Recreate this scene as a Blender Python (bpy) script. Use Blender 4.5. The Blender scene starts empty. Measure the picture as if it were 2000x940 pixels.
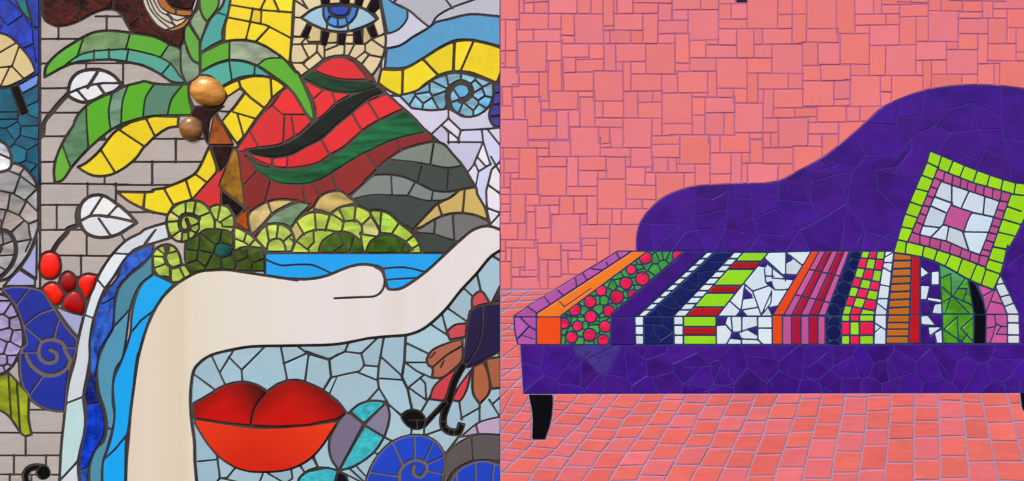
import bpy, math, random
import numpy as np
from mathutils import Vector

# ------------------------------------------------------------------ camera, sky, sun, exposure
S = 0.002                      # one unit of the drawing is 2 mm on the wall
CX, CY, ZC = 1000.0, 470.0, 1.5
sc = bpy.context.scene
cam_d = bpy.data.cameras.new('camera')
cam = bpy.data.objects.new('camera', cam_d)
sc.collection.objects.link(cam)
cam.location = (0.0, -5.0, ZC)
cam.rotation_euler = (math.radians(90), 0, 0)
cam_d.sensor_width = 36.0
cam_d.lens = 45.0
cam_d.clip_end = 200
sc.camera = cam

SUN_EL, SUN_AZ = 48.0, -32.0   # degrees; the sun stands behind the viewer's left shoulder
world = bpy.data.worlds.new('World')
sc.world = world
world.use_nodes = True
nt = world.node_tree
bg = nt.nodes['Background']
sky = nt.nodes.new('ShaderNodeTexSky')
sky.sky_type = 'NISHITA'
sky.sun_disc = False
sky.sun_elevation = math.radians(SUN_EL)
sky.sun_rotation = math.radians(180 + SUN_AZ * -1)
sky.dust_density = 3.0
sky.air_density = 1.0
nt.links.new(sky.outputs[0], bg.inputs[0])
bg.inputs[1].default_value = 0.11
sun_d = bpy.data.lights.new('sun', 'SUN')
sun = bpy.data.objects.new('sun', sun_d)
sc.collection.objects.link(sun)
sun_d.energy = 1.5
sun_d.angle = math.radians(11)
sun_d.color = (1.0, 0.93, 0.84)
el, az = math.radians(SUN_EL), math.radians(SUN_AZ)
to_sun = Vector((math.sin(az) * math.cos(el), -math.cos(az) * math.cos(el), math.sin(el)))
sun.rotation_euler = to_sun.to_track_quat('Z', 'Y').to_euler()
sun.location = to_sun * 6 + Vector((0, 0, ZC))
sc.view_settings.view_transform = 'Standard'
sc.view_settings.look = 'None'
sc.view_settings.exposure = 0.6
sc.view_settings.gamma = 1.0

random.seed(11)
RNG = np.random.default_rng(5)

# ------------------------------------------------------------------ the drawing of both mosaics
VIEWS = {'z': (0, 0, 1.0), 'a': (0, 0, 3.9167), 'b': (280, 0, 3.9167), 'c': (560, 0, 5.341), 'd': (740, 0, 4.7),
         'e': (0, 220, 3.9167), 'f': (260, 160, 3.9167), 'g': (480, 120, 3.9167), 'h': (700, 130, 3.9167),
         'i': (280, 340, 3.9167), 'j': (560, 320, 3.9167), 'k': (720, 340, 3.9167), 'l': (0, 440, 3.9167),
         'm': (0, 640, 3.9167), 'n': (0, 700, 3.9167), 'o': (360, 640, 3.9167), 'p': (360, 700, 3.9167),
         'q': (600, 640, 3.9167), 'r': (600, 700, 3.9167), 's': (720, 500, 3.9167), 't': (720, 700, 3.9167),
         'A': (970, 0, 3.357), 'B': (1310, 0, 3.357), 'C': (1650, 0, 3.357), 'D': (970, 270, 3.357),
         'E': (970, 480, 3.9167), 'F': (1230, 480, 3.9167), 'G': (1480, 480, 3.9167), 'H': (1700, 480, 3.9167),
         'I': (1700, 270, 3.9167), 'J': (1230, 270, 3.9167), 'K': (970, 660, 3.357), 'L': (1310, 660, 3.357),
         'M': (1650, 660, 3.357), 'N': (1480, 150, 3.9167), 'O': (1700, 150, 3.9167)}
LEFT = '''
M brick_wall structure | grey brick ground of the left mosaic | brick wall
R - brick b6aca7 3 p z 0,0 978,0 978,940 0,940
C 4 z 79,0 79,620
C 3 z 188,33 240,33
C 3 z 79,77 160,77
C 3 z 79,125 260,124
C 3 z 79,173.5 130,173
C 3 z 79,221 180,221
C 3 z 79,267 128,267
C 3 z 79,317 120,317
C 3 z 79,359 250,361
C 3 z 79,401 156,401
C 3 z 79,450 160,449
C 3 z 79,499 230,501
C 3 z 130,540 200,545
C 3 z 250,317 400,317
C 3 z 290,272 420,272
C 3 z 225,362 350,362
C 3 z 255,415 300,415
C 3 z 115,40 115,77
C 3.5 z 209,33 209,61
C 3 z 169,120 169,140
C 3 z 241,122 241,172
C 3 z 171.6,359 171.6,401
C 3 z 227,359 227,401
C 3 z 205,344 205,359
C 3 z 297.5,317 297.5,362
C 3 z 205,272 205,268
C 3.5 z 344,272 344,317
C 3.5 z 298,317 298,362
C 3 z 111.6,401 111.6,449
C 3 z 170,450 170,499
C 3 z 159,500 159,545
C 3 z 239,462 262,500
C 3 e 700,210 830,210
C 3 e 830,200 900,130
C 3 z 0,705 130,705
C 3 z 57,801 130,801
C 3 z 0,845.5 130,846
C 3 z 0,890 130,890
C 3 z 0,927 130,928
C 3 z 51,845 51,890
C 3 z 28,890 28,927
C 3 z 90.6,890 90.6,927
C 3 z 20,927 20,940
C 3 z 62,928 62,940
C 3 z 57,760 57,801
S 9 a 530,715 480,765 400,860 340,940 e 330,165 305,195
S 9 e 605,860 520,895 l 520,50 450,130 400,210
S 8 e 600,860 590,790 600,740
C 3 f 640,230 760,230
C 3 b 555,850 700,865

M glass_column thing | cobalt blue glass strip with teal slivers at the upper left edge | glass strip
R - tile 1738b8 2 p z 0,0 77,0 77,170 0,200
C 2 a 60,0 130,60 210,150 240,210 300,215
C 2 a 0,130 60,200 160,130
C 2 a 190,0 230,80 250,210
C 2 a 250,220 260,330 280,480
C 2 a 190,370 260,340
R - tile 10707c 2 s a 90,0! 190,0! 220,90 250,170! 170,90
R - tile 7fa8d8 2 p a 0,170 20,210 0,215
R - tile 1738b8 2 p a 0,668 90,668 105,740 0,770

M teal_glass thing | deep teal glass patch beside the brick, below the cream leaf | glass patch
R - tile 08607c 2 p z 0,175 22,173 36,165 77,155 77,370 60,340 22,318 0,262
V 1.6 a 60,820 60,900 210,760 250,850 e 60,70 220,60 100,140 220,150 200,230 50,180 160,320 250,330 210,430 260,480

M cream_leaf thing | cream leaf with thin veins cut off by the left edge above a black stalk | leaf
R blade tile ddc68c 3.5 s a 0,240! 60,275 130,330 200,410 250,485 275,550! 200,600 120,640 60,665 0,665!
C 2.5 a 0,405 120,335
C 2.5 a 150,355 95,510
C 2.5 a 0,520 95,510 185,605
C 2.5 a 75,520 10,655
R - highlight_tile 6a94e4 3 p a 140,655 292,570 300,600 290,655 170,720
R stalk stalk_tile 17100e 2 p a 80,660 140,655 220,860 160,885

M brown_patch thing | dark reddish brown wavy patch hanging from the top edge above the bricks | patch
R - tile 4a1a16 4 s z 84,-6! 84,25 88,40 102,49 112,52 128,51 153,43 179,29 199,21 217,19 230,23 240,33 248,48 258,64! 330,95! 352,96! 366,60! 400,-6!
C 1.2 z 154,0 154,43
C 1.2 z 220,0 218,19
C 1.2 z 255,50 278,30
C 1.2 z 262,0 275,40 300,60 330,80

M striped_shell thing | round brown shell with curved white stripes at the top edge left of the palm crown | shell
R - tile cfc5b2 3 s b -20,-30! 12,60 60,140 110,200 180,240 240,242 320,210 355,165 375,120 400,70 440,-10!
S 2 b 20,-20 60,80 130,160 200,215
S 2 b 50,0 100,100 170,160 240,190
S 2 b 80,0 130,90 200,130 230,180 240,200
S 2 b 190,110 250,160 320,140
R & band b06c28 2 s b 95,-10! 130,50 190,95 300,125 370,125! 380,85! 300,78 220,60 150,-10!
C 2.5 b 255,40 250,130
R & band b87830 2 s b 165,235! 240,210 300,180 345,135! 360,170! 320,215 250,250
R & centre_tile 3a1014 2 s b 150,-20! 200,40 290,68 375,72! 420,-20!
M palm_tree thing | palm tree with green, teal and yellow leaves over a brown trunk | palm tree
R frond tile 5cb02e 4.5 s a 345,595! 352,520 430,425 600,310 720,252 850,238 1000,255 b 90,285 200,340 285,380 330,640! 225,632 130,570 0,505 a 980,480 850,460 720,465 590,480 480,520
S 2.5 a 480,520 600,430 720,395 850,385 975,380 1100,405 b 0,405 100,430 210,490 270,570 330,640
C 2.5 a 635,310 595,435
C 2.5 a 1000,250 965,380
C 2.5 b 195,350 140,430
C 2.5 a 722,390 722,470
C 2.5 a 835,380 838,465
C 2.5 a 985,380 968,480
C 2.5 b 210,490 140,575
P 6a8d5c a 780,320
P 72906c b 240,440
P 52a592 a 680,430 780,420 900,430 1080,440 b 50,460 200,560 240,560
R frond.1 tile 7c9478 2.5 s b 290,345! 320,330 340,400 380,470 432,500! 432,580! 380,620 335,640! 295,560 288,450
R frond.1 tile 62ac3e 2.5 s b 345,185! 380,240 432,320! 432,492! 380,460 340,380 315,290 322,220
R frond.1 tile 839b76 2.5 s b 430,60! 460,140 490,175! 440,320! 380,220 360,170 390,110
R frond.1 tile 5fa83c 2.5 s b 440,-10! 575,-10! 575,50 490,170! 460,130 435,50
R frond.5 tile 4aa79c 4 s b 560,100 605,50 650,-10! 680,-10! 652,100 627,180 605,260 612,310! 530,350 440,408! 440,330 480,220 520,140
C 2 b 555,95 625,118
R frond.2 tile 5cb02e 4.5 s b 438,412! 540,360 620,325 720,310 820,316 920,350 1010,405 1090,465 1175,560 g 400,85 440,170 480,260 510,340 530,460! 495,440 460,400 420,330 370,250 300,180 230,130 160,80 b 870,505 760,470 650,465 540,500 438,555!
C 2.5 b 662,300 660,480
S 2.5 b 1060,445 940,455 860,515
P 9bab90 b 780,400
R frond.3 tile 4ba597 3 s b 438,560! 540,503 650,468 760,473 870,508! 1030,615! 980,595 860,580 760,590 680,620 600,665! 560,620 500,580 438,578!
C 2.5 b 655,460 680,625
C 2.5 b 855,500 850,590
R frond.4 tile 56ae1e 4.5 s b 365,645! 220,650 100,645 0,625 a 1080,632 950,665 860,715 780,740 700,785 650,825 600,880 570,940 e 570,90 500,200 460,280 430,360 415,450 422,540! 480,520 560,410 640,320 700,260 780,190 860,130 940,90 1060,50 b 0,905 100,890 410,885! 385,820 350,720
C 2.5 a 663,790 665,940 e 680,280
S 2.5 a 865,700 835,840 840,940 e 850,140
S 2.5 a 980,660 940,780 930,940 e 930,90
S 2.5 b 90,640 20,750 0,900
S 2.5 b 310,645 220,760 185,890
C 2.5 e 480,250 545,430
S 2.5 b 345,650 350,760 390,900
P 55805c e 600,200
P 6f9579 a 890,800
P 55846a b 120,760
P 4a5556 b 375,850
P 62a834 e 480,400
R yellow_frond tile f0d418 4.5 s e 598,420! 650,395 740,320 800,250 860,170 930,115 1020,70 1120,45 b 60,893 f 350,268! 345,345! 280,352 210,390 160,430 100,490 e 1100,270 1060,330 1000,390 930,440 860,475 780,490 700,480 640,450
C 3.5 e 775,290 885,465
C 3.5 e 900,125 1110,265
C 3.5 f 95,270 170,420
R yellow_frond.1 tile f0d418 4.5 s f 590,488! 610,560 640,650 640,700 600,760 540,820 480,880 i 350,205 240,240 190,315! 100,300 0,270 e 1175,770 1080,730 970,670 898,608! 1000,610 1175,605 f 150,830 240,815 330,780 420,740 480,700 530,620 560,550
C 3 e 1112,600 1095,740
C 3.5 i 17,130 5,275
C 3.5 i 160,115 228,235
C 3.5 i 328,50 375,200
C 3.5 f 465,700 585,785
R yellow_frond.2 tile f0d418 4 s b 605,670! 700,625 860,585 1000,605 1088,665! 1040,715 f 1010,200 940,290 850,420 798,475! 770,440 690,320 620,230! b 640,740! 620,700
C 4 b 730,615 745,670 820,750 940,840
C 3.5 b 975,600 985,760
C 3 b 690,860 890,920
C 3 f 800,250 850,430
C 3 b 775,725 690,840

M brick_wall structure
R - brick b6aca7 3 p b 740,680 775,708 690,825 600,935 560,865 645,742
C 3 b 550,850 700,862

M sky structure | pale lilac cracked sky tiles at the upper right of the left mosaic | sky
R - sky_tile c9c9e0 3.5 p z 745,-3 978,-3 978,240 760,200 745,160
S 3 d 20,0 130,30 270,95 370,180 465,255
S 3 d 490,230 530,160 670,75 880,0
C 3 d 615,0 675,80
C 3 d 160,0 135,30
P b9bac8 d 430,100 700,120 900,60
R - sky_tile dcdaf0 4 s z 760,190 860,200 978,200! 978,470! 950,470! 930,400 900,330 860,280 820,245
C 2.5 h 690,330 690,400
C 3 h 565,515 690,400
C 2.5 h 640,450 690,510 690,590
C 3 h 690,400 785,490 765,560
C 3 h 660,470 765,555
C 3 h 785,490 900,485 985,480 1085,470
C 3 h 690,580 955,582
C 3 h 945,485 955,580
C 3 h 955,582 880,760 845,800
C 3 h 985,480 1085,605
C 3 h 960,590 1010,750
C 3 h 915,700 970,760
C 3 h 890,740 920,805 1010,750
C 3 h 770,560 770,585
C 2.5 h 920,805 905,880
C 3.5 h 1085,730 1020,790 990,910 k 900,130 905,270 930,390
C 3 h 1065,780 1085,815
C 3.5 k 915,85 1010,155
C 3.5 k 900,260 1010,300
C 3 k 930,390 1010,300
P cfd0ee h 600,420 850,530 1020,600 950,850 620,530 k 860,80
P e9e9f4 k 970,50 960,200 960,330

M sky_disc thing | sky blue rounded disc touching the right side of the cream face | disc
R - tile 5c9fca 3 s d 5,-5! 130,28 262,92! 262,170 200,260 130,300 80,312! 60,200 35,80

M blue_wave thing | wide sky blue wave band sweeping right from the face above the yellow one | wave band
R - tile 5a9ecb 4 s d 72,450! 200,420 320,340 460,258 520,210 620,185 800,140 900,135 1120,165! 1120,450! 1000,400 850,370 700,375 560,440 420,530 260,620 200,632 55,632!

M yellow_wave thing | yellow wave band of six tiles under the sky blue one at upper right | wave band
R - tile f2d91c 4 s d 25,640! 220,640 400,545 560,445 700,385 850,375 1000,405 1120,465! 1120,700! 1085,765! 980,720 850,670 750,660 640,665 540,700 420,780 330,860 210,882 100,840 -5,765!
C 4.5 d 222,630 215,890
C 4.5 d 395,535 550,700
C 5 d 695,375 685,680
C 3.5 d 870,380 745,670
C 3 d 1120,660 1080,770

M spiral_cloud thing | light blue cracked spiral cloud under the yellow wave band | spiral cloud
R - tile 86b9d3 3.5 s h 315,225! 440,190 600,90 740,50 900,80 1028,125! 1032,220 990,320 900,380 800,385 730,345 690,325! 560,338 410,322!
V 3 h 370,240 490,170 600,170 500,240 450,290 540,300 630,250 630,110 730,90 840,90 950,110 900,160 930,210 990,190 970,270 870,290 930,340 830,340 740,300 720,240 790,190
S 11 h 705,330 685,225 720,150 790,122 852,150 862,210 825,250 785,262
S 5 h 700,300 740,350 800,380
P 5fb0dc h 790,190 970,270 740,300
M indigo_patch thing | indigo tiles right of the light blue spiral cloud at the seam | tile patch
R - tile 3c3890 3.5 s h 1038,135! 1090,135! 1090,462! 1040,460 1000,380 1030,270
C 3 h 1030,210 1090,200
C 4 h 1010,300 1090,290
C 5 h 1000,390 1090,380

M yellow_block thing | block of yellow tiles between the palm crown and the eye | tile block
R - tile f2d61e 4 s b 680,-10! 652,100 627,200 620,330! 740,312 830,318 920,350 1010,405 1120,490! 1135,300 1145,100 1160,-10!
C 3 b 660,40 900,80 1160,100
C 3 b 935,0 895,80
C 3.5 b 1000,0 1040,90
C 3 b 640,135 820,170 940,195 1140,300
C 3 b 840,70 820,170 785,310
C 2.5 b 905,85 900,185
C 3.5 b 965,210 860,325
P dfc230 b 865,120

M face thing | cream face made of cracked tiles around the blue eye | face
R - tile dccaa0 4 s c 85,-15! 78,100 70,300 55,450 45,650 145,810! 890,795! 960,700 1010,580 1036,440 1022,300 995,150 955,-15!
C 3 c 90,10 215,90 
C 3 c 160,0 215,90
C 2.5 c 70,185 160,190
C 3 c 65,385 230,395
C 2.5 c 150,460 200,400 230,440
C 2.5 c 60,468 330,460 500,450
C 3 c 160,470 230,610 180,650
C 2.5 c 60,660 190,660 170,670 230,730
C 3 c 190,650 320,545 400,650
C 3 c 325,450 315,545
C 3 c 395,470 395,640
C 3 c 400,530 530,480 540,340
C 3 c 230,440 360,440
C 3 c 605,460 600,620
C 3 c 600,460 820,465 890,410 970,380 1030,350
C 3 c 710,465 640,600
C 2.5 c 820,465 820,540 720,620
C 3 c 820,545 870,580 980,600
C 3 c 860,575 780,680
C 3 c 895,420 1010,500
C 2.5 c 890,100 960,200 905,240
C 2.5 c 800,290 790,460
C 2.5 c 620,370 690,370
R - eyelash 150d10 2 p c 345,-10 458,-10 445,45 365,50
R - eyelash 150d10 2 p c 560,-10 665,-10 650,60 560,50
R - eyelash 150d10 2 p c 740,-10 830,-10 780,80 710,60
R - eyelash 150d10 2 p c 830,110 940,-5 975,80 910,140
R - eyelash 150d10 2 p c 145,388 215,250 265,275 215,402
R - eyelash 150d10 2 p c 368,310 450,330 412,480 350,465
R - eyelash 150d10 2 p c 533,335 622,335 605,470 532,470
R - eyelash 150d10 2 p c 698,330 772,300 798,462 700,462
R - eyelash 150d10 2 p c 835,295 905,245 955,380 880,392
P cdb785 c 300,390 490,390 830,370
R eye eye_white 9fc4d8 4.5 s c 153,190! 250,115 380,65 550,45 720,62 850,120 945,205! 880,250 760,300 640,332 520,335 400,315 270,260
S 3 c 382,70 388,180 430,250 500,285 580,290 655,250 720,180 750,80
C 3 c 425,255 415,330
C 3 c 640,260 645,340
P 5a9ad6 c 420,150 700,150 540,240
R eye iris 4f92d8 3.5 s c 385,72! 388,170 425,245 500,283 580,285 650,250 715,180 745,78! 560,50
C 2.5 c 440,180 425,230
C 2.5 c 450,190 400,260
C 2.5 c 535,160 535,290
C 2.5 c 620,190 640,260
C 2 c 430,215 460,180
S 5 c 440,60 450,130 500,180 580,185 640,150 670,60
P 3c78cc c 690,130 420,130
R eye pupil 1f3fb0 3 s c 440,78! 560,62 665,80! 620,160 550,170 480,150

M red_mountain thing | red mountain crossed by wavy dark green bands below the eye | mountain
R - tile 8c2726 4 s z 467,285! 510,225 535,190 559,171 587,151! 612,133 635,116 661,109.5 684,112 706,127 727,150! 736,166 759,186 784,209 802,224 828,252 845,276 z 740,400 700,496! 480,496! 430,440! 378,388! 423,338! 455,292!
bed 4f4440
C 2.5 f 825,815 975,655
C 2.5 f 1052,765 1005,940 i 925,235
C 2.5 j 118,150 148,315
C 2.5 j 185,150 285,285
C 3 j 345,80 395,215
C 3 g 925,710 1000,810
C 2.5 h 65,675 145,775
C 1.5 h 300,575 320,630
P cf2f33 f 600,830 i 520,150
R & tile e02a2e 3.5 s c 280,745! 400,640 540,600 680,640 780,740 845,832! 700,838 560,830 400,790
R & band_tile 153c22 2.5 s g 425,130! 520,75 600,105 720,140 900,150 1000,165! 1020,200! 830,240 700,235 600,210 500,160
R & tile e02a2e 2.5 s g 440,145! 560,205 700,240 812,248! 690,320 620,390 545,468! 530,330 480,220
C 2.5 g 590,225 525,285
C 2.5 g 663,240 688,320
R & tile e02a2e 3 s g -20,600 80,450 200,340 320,205 420,270 505,470! 430,540 370,580 250,640 100,660 -60,690
C 2.5 g 205,340 285,410 480,410
C 3 g 300,412 290,620
C 2.5 g 350,412 378,590
C 2 g 30,535 105,665
R & band_tile 08170f 2.5 s g 0,675! 100,665 250,645 380,590 500,490 620,390 700,320 820,260 940,215 1040,190! 1070,235! 950,280 800,400 700,480 580,590 460,650 350,710 200,735 60,710
R & tile e02a2e 3.5 s g 0,700! 200,738 350,718 460,658 580,598 700,490 800,410 900,330 1000,280 1080,252 h 250,215! 345,325! 250,368 160,412 60,470 0,520 g 760,650 640,720 560,775 460,802 330,817 220,807 100,765
C 5 g 205,735 205,810
C 2.5 g 320,720 320,825
C 3.5 g 580,600 648,725
C 3 g 818,405 888,530
C 3 g 937,315 1022,450
R & band_tile 14653a 3 s g 0,725! 100,795 230,822 330,830 460,815 640,735 760,665 850,580 1020,460 1175,385 h 180,415 350,338! 420,370 500,465! 510,505! 350,540 200,590 100,640 0,685 g 900,708 800,765 660,855 560,912 470,937 350,942 250,930 150,880 70,810

M grey_mountain thing | grey striped mountain slope right of the red one above the green bushes | mountain
R - tile 3e4642 4 s h 235,705! 350,635 560,580 600,580 660,600 720,670 800,760 860,860 905,940 k 830,150 890,260 925,395! z 905,480 862,500! z 690,500! z 680,385! j 570,170 660,90 h 50,880 140,790
S 2.5 k 300,400 370,460 480,460 580,490 680,520
C 1.5 h 485,765 450,900
C 1.5 h 690,790 680,940
R & tile 7d867c 3 s h 230,712! 330,630 560,560 680,570 760,650 830,760! 770,765 700,778 650,775 550,755 430,735 350,725
C 3 h 582,560 550,765
R & tile 7d8583 3 s j 490,250! 570,170 650,92! 750,85 880,100 980,140 1080,190 k 500,130 600,140 690,128! 640,180 560,205! 430,205 300,170 150,165 j 700,240 600,250 510,275!
C 2.5 j 800,80 808,250
C 3 j 990,130 925,250
C 2.5 j 1122,190 1110,290
R & ochre_tile d1b468 4 s k 335,432! 430,330 530,230 630,180 700,122! 830,100! 860,180 900,280 925,360! 800,312 700,300 600,310 500,350 420,400
C 3.5 k 528,220 562,320
C 3.5 k 737,110 720,310
R & tile 757574 3 s k 345,440! 420,405 500,355 600,315 700,305 800,316 915,362! 940,400! 800,450 680,520! 580,488 480,460 400,455!
C 3.5 k 512,350 502,470
C 3.5 k 645,300 658,520

M palm_tree thing
R frond.2 tile 5cb02e 4.5 s b 438,412! 540,360 620,325 720,310 820,316 920,350 1010,405 1090,465 1175,560 g 400,85 440,170 480,260 510,340 530,460! 495,440 460,400 420,330 370,250 300,180 230,130 160,80 b 870,505 760,470 650,465 540,500 438,555!
C 2.5 b 662,300 660,480
S 2.5 b 1060,445 940,455 860,515
P 9bab90 b 780,400
R frond.3 tile 4ba597 3 s b 438,560! 540,503 650,468 760,473 870,508! 1030,615! 980,595 860,580 760,590 680,620 600,665! 560,620 500,580 438,578!
C 2.5 b 655,460 680,625
C 2.5 b 855,500 850,590
R trunk tile 2a100c 2 s f 470,190! 700,190! 620,245 590,300 575,480! 550,440 520,300 440,260!
R trunk tile a0501a 2.2 p f 620,245 690,340 772,482 575,482
R trunk tile 2a0e0a 2.5 s f 600,490! 762,490! 720,620 662,695! 620,560
R trunk tile 96661e 2.2 s f 775,500! 805,560 830,740 i 785,262! 595,112! 582,95! 590,60 f 720,640
R trunk tile 1a0d0a 2.5 p i 597,122 772,260 708,332 690,300 640,230 597,240
R trunk tile a8480e 2.2 p i 800,262 820,445 705,372 720,332
M sand_mound thing | ochre and sage hillocks at the foot of the red mountain behind the bushes | mound
R - tile cdb878 4 s i 808,310 880,250 950,215 1040,195 1180,205! 1100,240 980,310 930,370 835,465! 820,440
C 3 i 950,210 985,310
R - tile 7e9c78 3 s z 517,438! 535,419 560,405 585,395! 607,400! 585,422 568,445! 556,438
R - tile d2b56c 4 s j 212,320! 260,250 340,215 420,215 480,260 542,302! 460,322 390,345 335,388! 270,362 212,352!
R - tile c9b56a 3 p j 70,435 210,325 212,372 130,402

M scroll_bush thing | lime green bush curled in a tight spiral at the end of the lowest yellow leaf | bush | green mosaic bushes
R - tile b0ca50 4.5 s i 190,310 240,250 310,215 390,205 460,225 510,280 545,350 550,425! 470,430 430,460 390,485 320,520 250,512 200,460 180,390
S 8 i 425,340 400,325 350,310 300,320 280,370 290,425 330,440 355,425 350,390 335,355
C 3 i 325,220 325,310
C 3 i 405,205 385,315
C 3 i 510,295 425,330
C 3 i 215,290 285,340
C 3 i 185,370 280,360
C 3 i 215,485 285,435
C 3 i 295,520 300,440
C 3 i 350,500 345,440
C 3 i 425,330 430,420 380,490
C 3 i 370,400 420,380
C 3 i 380,440 420,460
P c5c976 i 235,340 260,480

M scroll_bush thing | lime green fan of tiles right of the spiral bush, touching the palm trunk | bush | green mosaic bushes
R - tile b2cc54 4 s i 510,262 590,238 650,260 690,320 697,410 680,452! 600,440 548,425! 545,350
C 3 i 590,240 570,350
C 3 i 685,310 590,368
C 3 i 540,340 605,385 605,405 700,408

M dark_bush thing | dark olive green bush with one teal tile above the wrist | bush | green mosaic bushes
R - tile 41581b 3.5 s i 320,590 330,520 400,480 470,430! 560,425 650,440 690,470! 695,595! 750,575 800,560 900,560 935,640 942,745! 720,740 500,735 400,772! 370,750 325,680
V 3 i 380,540 370,630 480,550 460,640 540,470 650,490 620,590 400,710 550,690 650,680 740,620 870,620 770,700 900,710
P 14534c i 620,590

M scroll_bush thing | lime triangular tiles between the dark olive bush and the palm trunk base | bush | green mosaic bushes
R - tile b6d05a 4.5 s i 695,405! 760,430 850,490 900,540 925,575! 820,560 740,570 695,600!
C 3 i 690,490 775,525
C 3 i 790,455 770,520 820,558
C 3 i 860,495 810,555

M scroll_bush thing | small lime spiral bush beside the top of the waterfall | bush | green mosaic bushes
R - tile b0ca52 4.5 s i 190,540 240,560 275,610 295,690! 320,700 370,770! 280,825 220,832! 190,790 120,785 75,700 70,620 110,565
S 7 i 185,690 165,640 180,600 170,560
S 6 i 185,690 225,720 290,700
S 5 i 210,720 210,800
C 3 i 70,632 160,635
C 3 i 90,720 170,690
C 3 i 120,580 165,620
C 3 i 200,545 195,610 260,590
C 3 i 285,730 320,800

M scroll_bush thing | lime fan bush with a half round centre tile at the left end of the pool | bush | green mosaic bushes
R - tile b8d058 4.5 s i 855,490! 930,400 1010,380 1090,400 1140,450 1172,520 1175,598! 945,598! 920,560
C 3.5 i 940,385 962,510
S 3.5 i 950,600 955,530 1000,498 1050,500 1085,550 1092,600
C 3.5 i 1035,380 1020,495
C 3 i 1145,455 1075,515
C 3 i 1130,500 1175,540

M scroll_bush thing | wide lime green bush of many fan tiles left of the middle of the pool | bush | green mosaic bushes
R - tile b4d04c 4.5 s j 35,692! 60,580 30,500! 80,430 150,385 220,370 330,390! 400,340 480,320 560,330 640,370 720,430! 710,560 600,692!
S 3.5 j 40,670 75,595 130,540 200,512 300,508 400,525
C 3 j 80,450 135,545
C 3 j 215,370 225,512
C 3.5 j 332,390 298,512
C 3 j 85,600 155,655
C 3 j 205,510 212,600 165,650 180,692
C 3.5 j 335,380 440,445 420,525
C 3 j 400,345 445,440
S 3.5 j 430,445 540,440 575,480 580,530
C 3.5 j 530,325 518,440
C 3.5 j 660,390 575,470
C 2.5 j 560,540 705,560
C 3 j 565,530 590,690
P ccc878 j 640,490 90,520
R dark_centre tile 44621c 3 s j 242,690! 270,600 340,545 430,518 520,550 570,600 592,690!
C 2.5 j 400,540 440,620 340,690
C 2.5 j 440,620 480,690 520,560

M scroll_bush thing | lime arch of tiles over a dark green dome at the right end of the bushes | bush | green mosaic bushes
R - tile b4d84a 5 s j 640,368 700,358 780,380 860,450 960,530 1010,600 1040,692! 600,692! 660,600 715,530
C 3 j 725,380 712,540
C 3.5 j 860,455 800,545
S 3.5 j 715,530 800,540 910,600 965,660
C 3.5 j 980,545 905,605
C 3 j 1010,620 940,665
R dark_centre tile 3d5f1a 4 s j 600,692! 650,590 740,548 830,560 920,610 952,692!
C 1.5 j 870,690 900,620

M pool structure | bright blue pool of water tiles held in the hand | water
R - water_tile 18a2f2 4 p z 518,495 880,495 820,540 790,580 518,580
S 3 i 935,655 1050,700 1175,695 j 190,775 260,800 360,850
S 3 j 730,805 900,795 1060,830
S 3 j 760,890 900,880 1040,875

M background_panel structure | pale blue cracked ground below the forearm around the lips | background
R - tile a0bfce 3.5 p z 370,660 720,640 980,470 980,940 370,940
C 3 o 85,365 240,480
C 3 o 215,225 315,440
C 3 o 375,180 280,335
C 3 o 345,230 440,325 610,155
C 3 o 440,325 448,420
C 3 o 740,150 790,410
C 3 o 765,275 935,200
C 3 o 870,145 950,205 1110,250 1175,205
C 3 o 952,205 925,410
C 3.5 q 0,185 165,245 290,185 315,125
C 3 q 290,185 415,200 530,90
C 3 q 415,200 440,290 400,335 195,380
C 4 q 170,245 185,380 125,480
C 2 q 225,385 175,500
C 3 q 435,290 545,300
C 3.5 q 585,90 550,290 540,400 550,465
C 3 q 390,345 540,405
C 3 q 545,390 700,400
C 3 q 565,225 720,365
C 4.5 q 755,60 745,260 725,380 770,470 805,640
C 3 q 550,465 465,560
C 3 q 550,465 615,570
C 3.5 q 760,120 925,200
C 3 q 750,268 920,268
C 3 q 750,268 840,335 960,390
C 3 q 885,370 775,460 910,555
C 3 q 870,390 905,430 912,555
C 3.5 q 625,590 740,690
C 3.5 q 940,530 870,650
C 3.5 q 590,840 670,880
C 3 q 800,770 795,830
C 3 q 895,770 895,830
C 3.5 q 900,825 1030,780
C 3 s 590,390 760,510
C 3 s 470,520 620,620
C 3 s 565,450 600,590
C 3 s 735,255 800,315
C 3.5 s 830,140 860,270
C 4 s 945,0 1010,40
C 5 s 1005,240 950,350
C 3.5 t 710,460 850,380
C 3 t 695,340 715,470
C 3 t 850,350 850,480
C 3 t 925,320 1000,440
C 3 t 950,350 1005,300
C 4 t 690,600 600,720
C 3 t 570,720 600,720
C 3 p 110,790 255,775
C 3 p 252,745 275,920 330,915 390,840
C 3 p 255,940 275,915 380,940
C 3 p 640,880 740,940
C 3 p 580,940 600,890
C 3 p 820,850 830,920 800,940
C 3 p 885,815 920,870
C 3 p 990,750 1025,835
C 3 r 45,760 85,840
C 3 r 505,720 560,740
C 3 r 325,845 420,930
C 3 r 385,835 445,900
C 3 r 240,860 400,940

M waterfall thing | blue and white striped waterfall running down beside the forearm | waterfall
R white_stream tile d7dfe8 4.5 s z 325,436! 300,443 281,450 l 1080,60 980,110 900,180 800,310 740,420 690,540 640,720 590,940 n 580,0 530,180 505,350 490,500 470,700 455,940! 620,940! 600,800 650,560 655,450 640,300 670,130 690,0 l 690,900 720,720 800,500 870,400 960,260 1030,190 1175,140 z 332,466! 
C 3 l 1180,50 1110,140
C 3 l 850,215 1000,225
C 3 l 750,420 815,500
C 3 l 655,690 730,718
C 3 m 500,585 650,525
C 3.5 n 455,940 600,785
C 3 i 95,430 20,540
P bfdfe2 n 580,600 m 580,700
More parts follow.
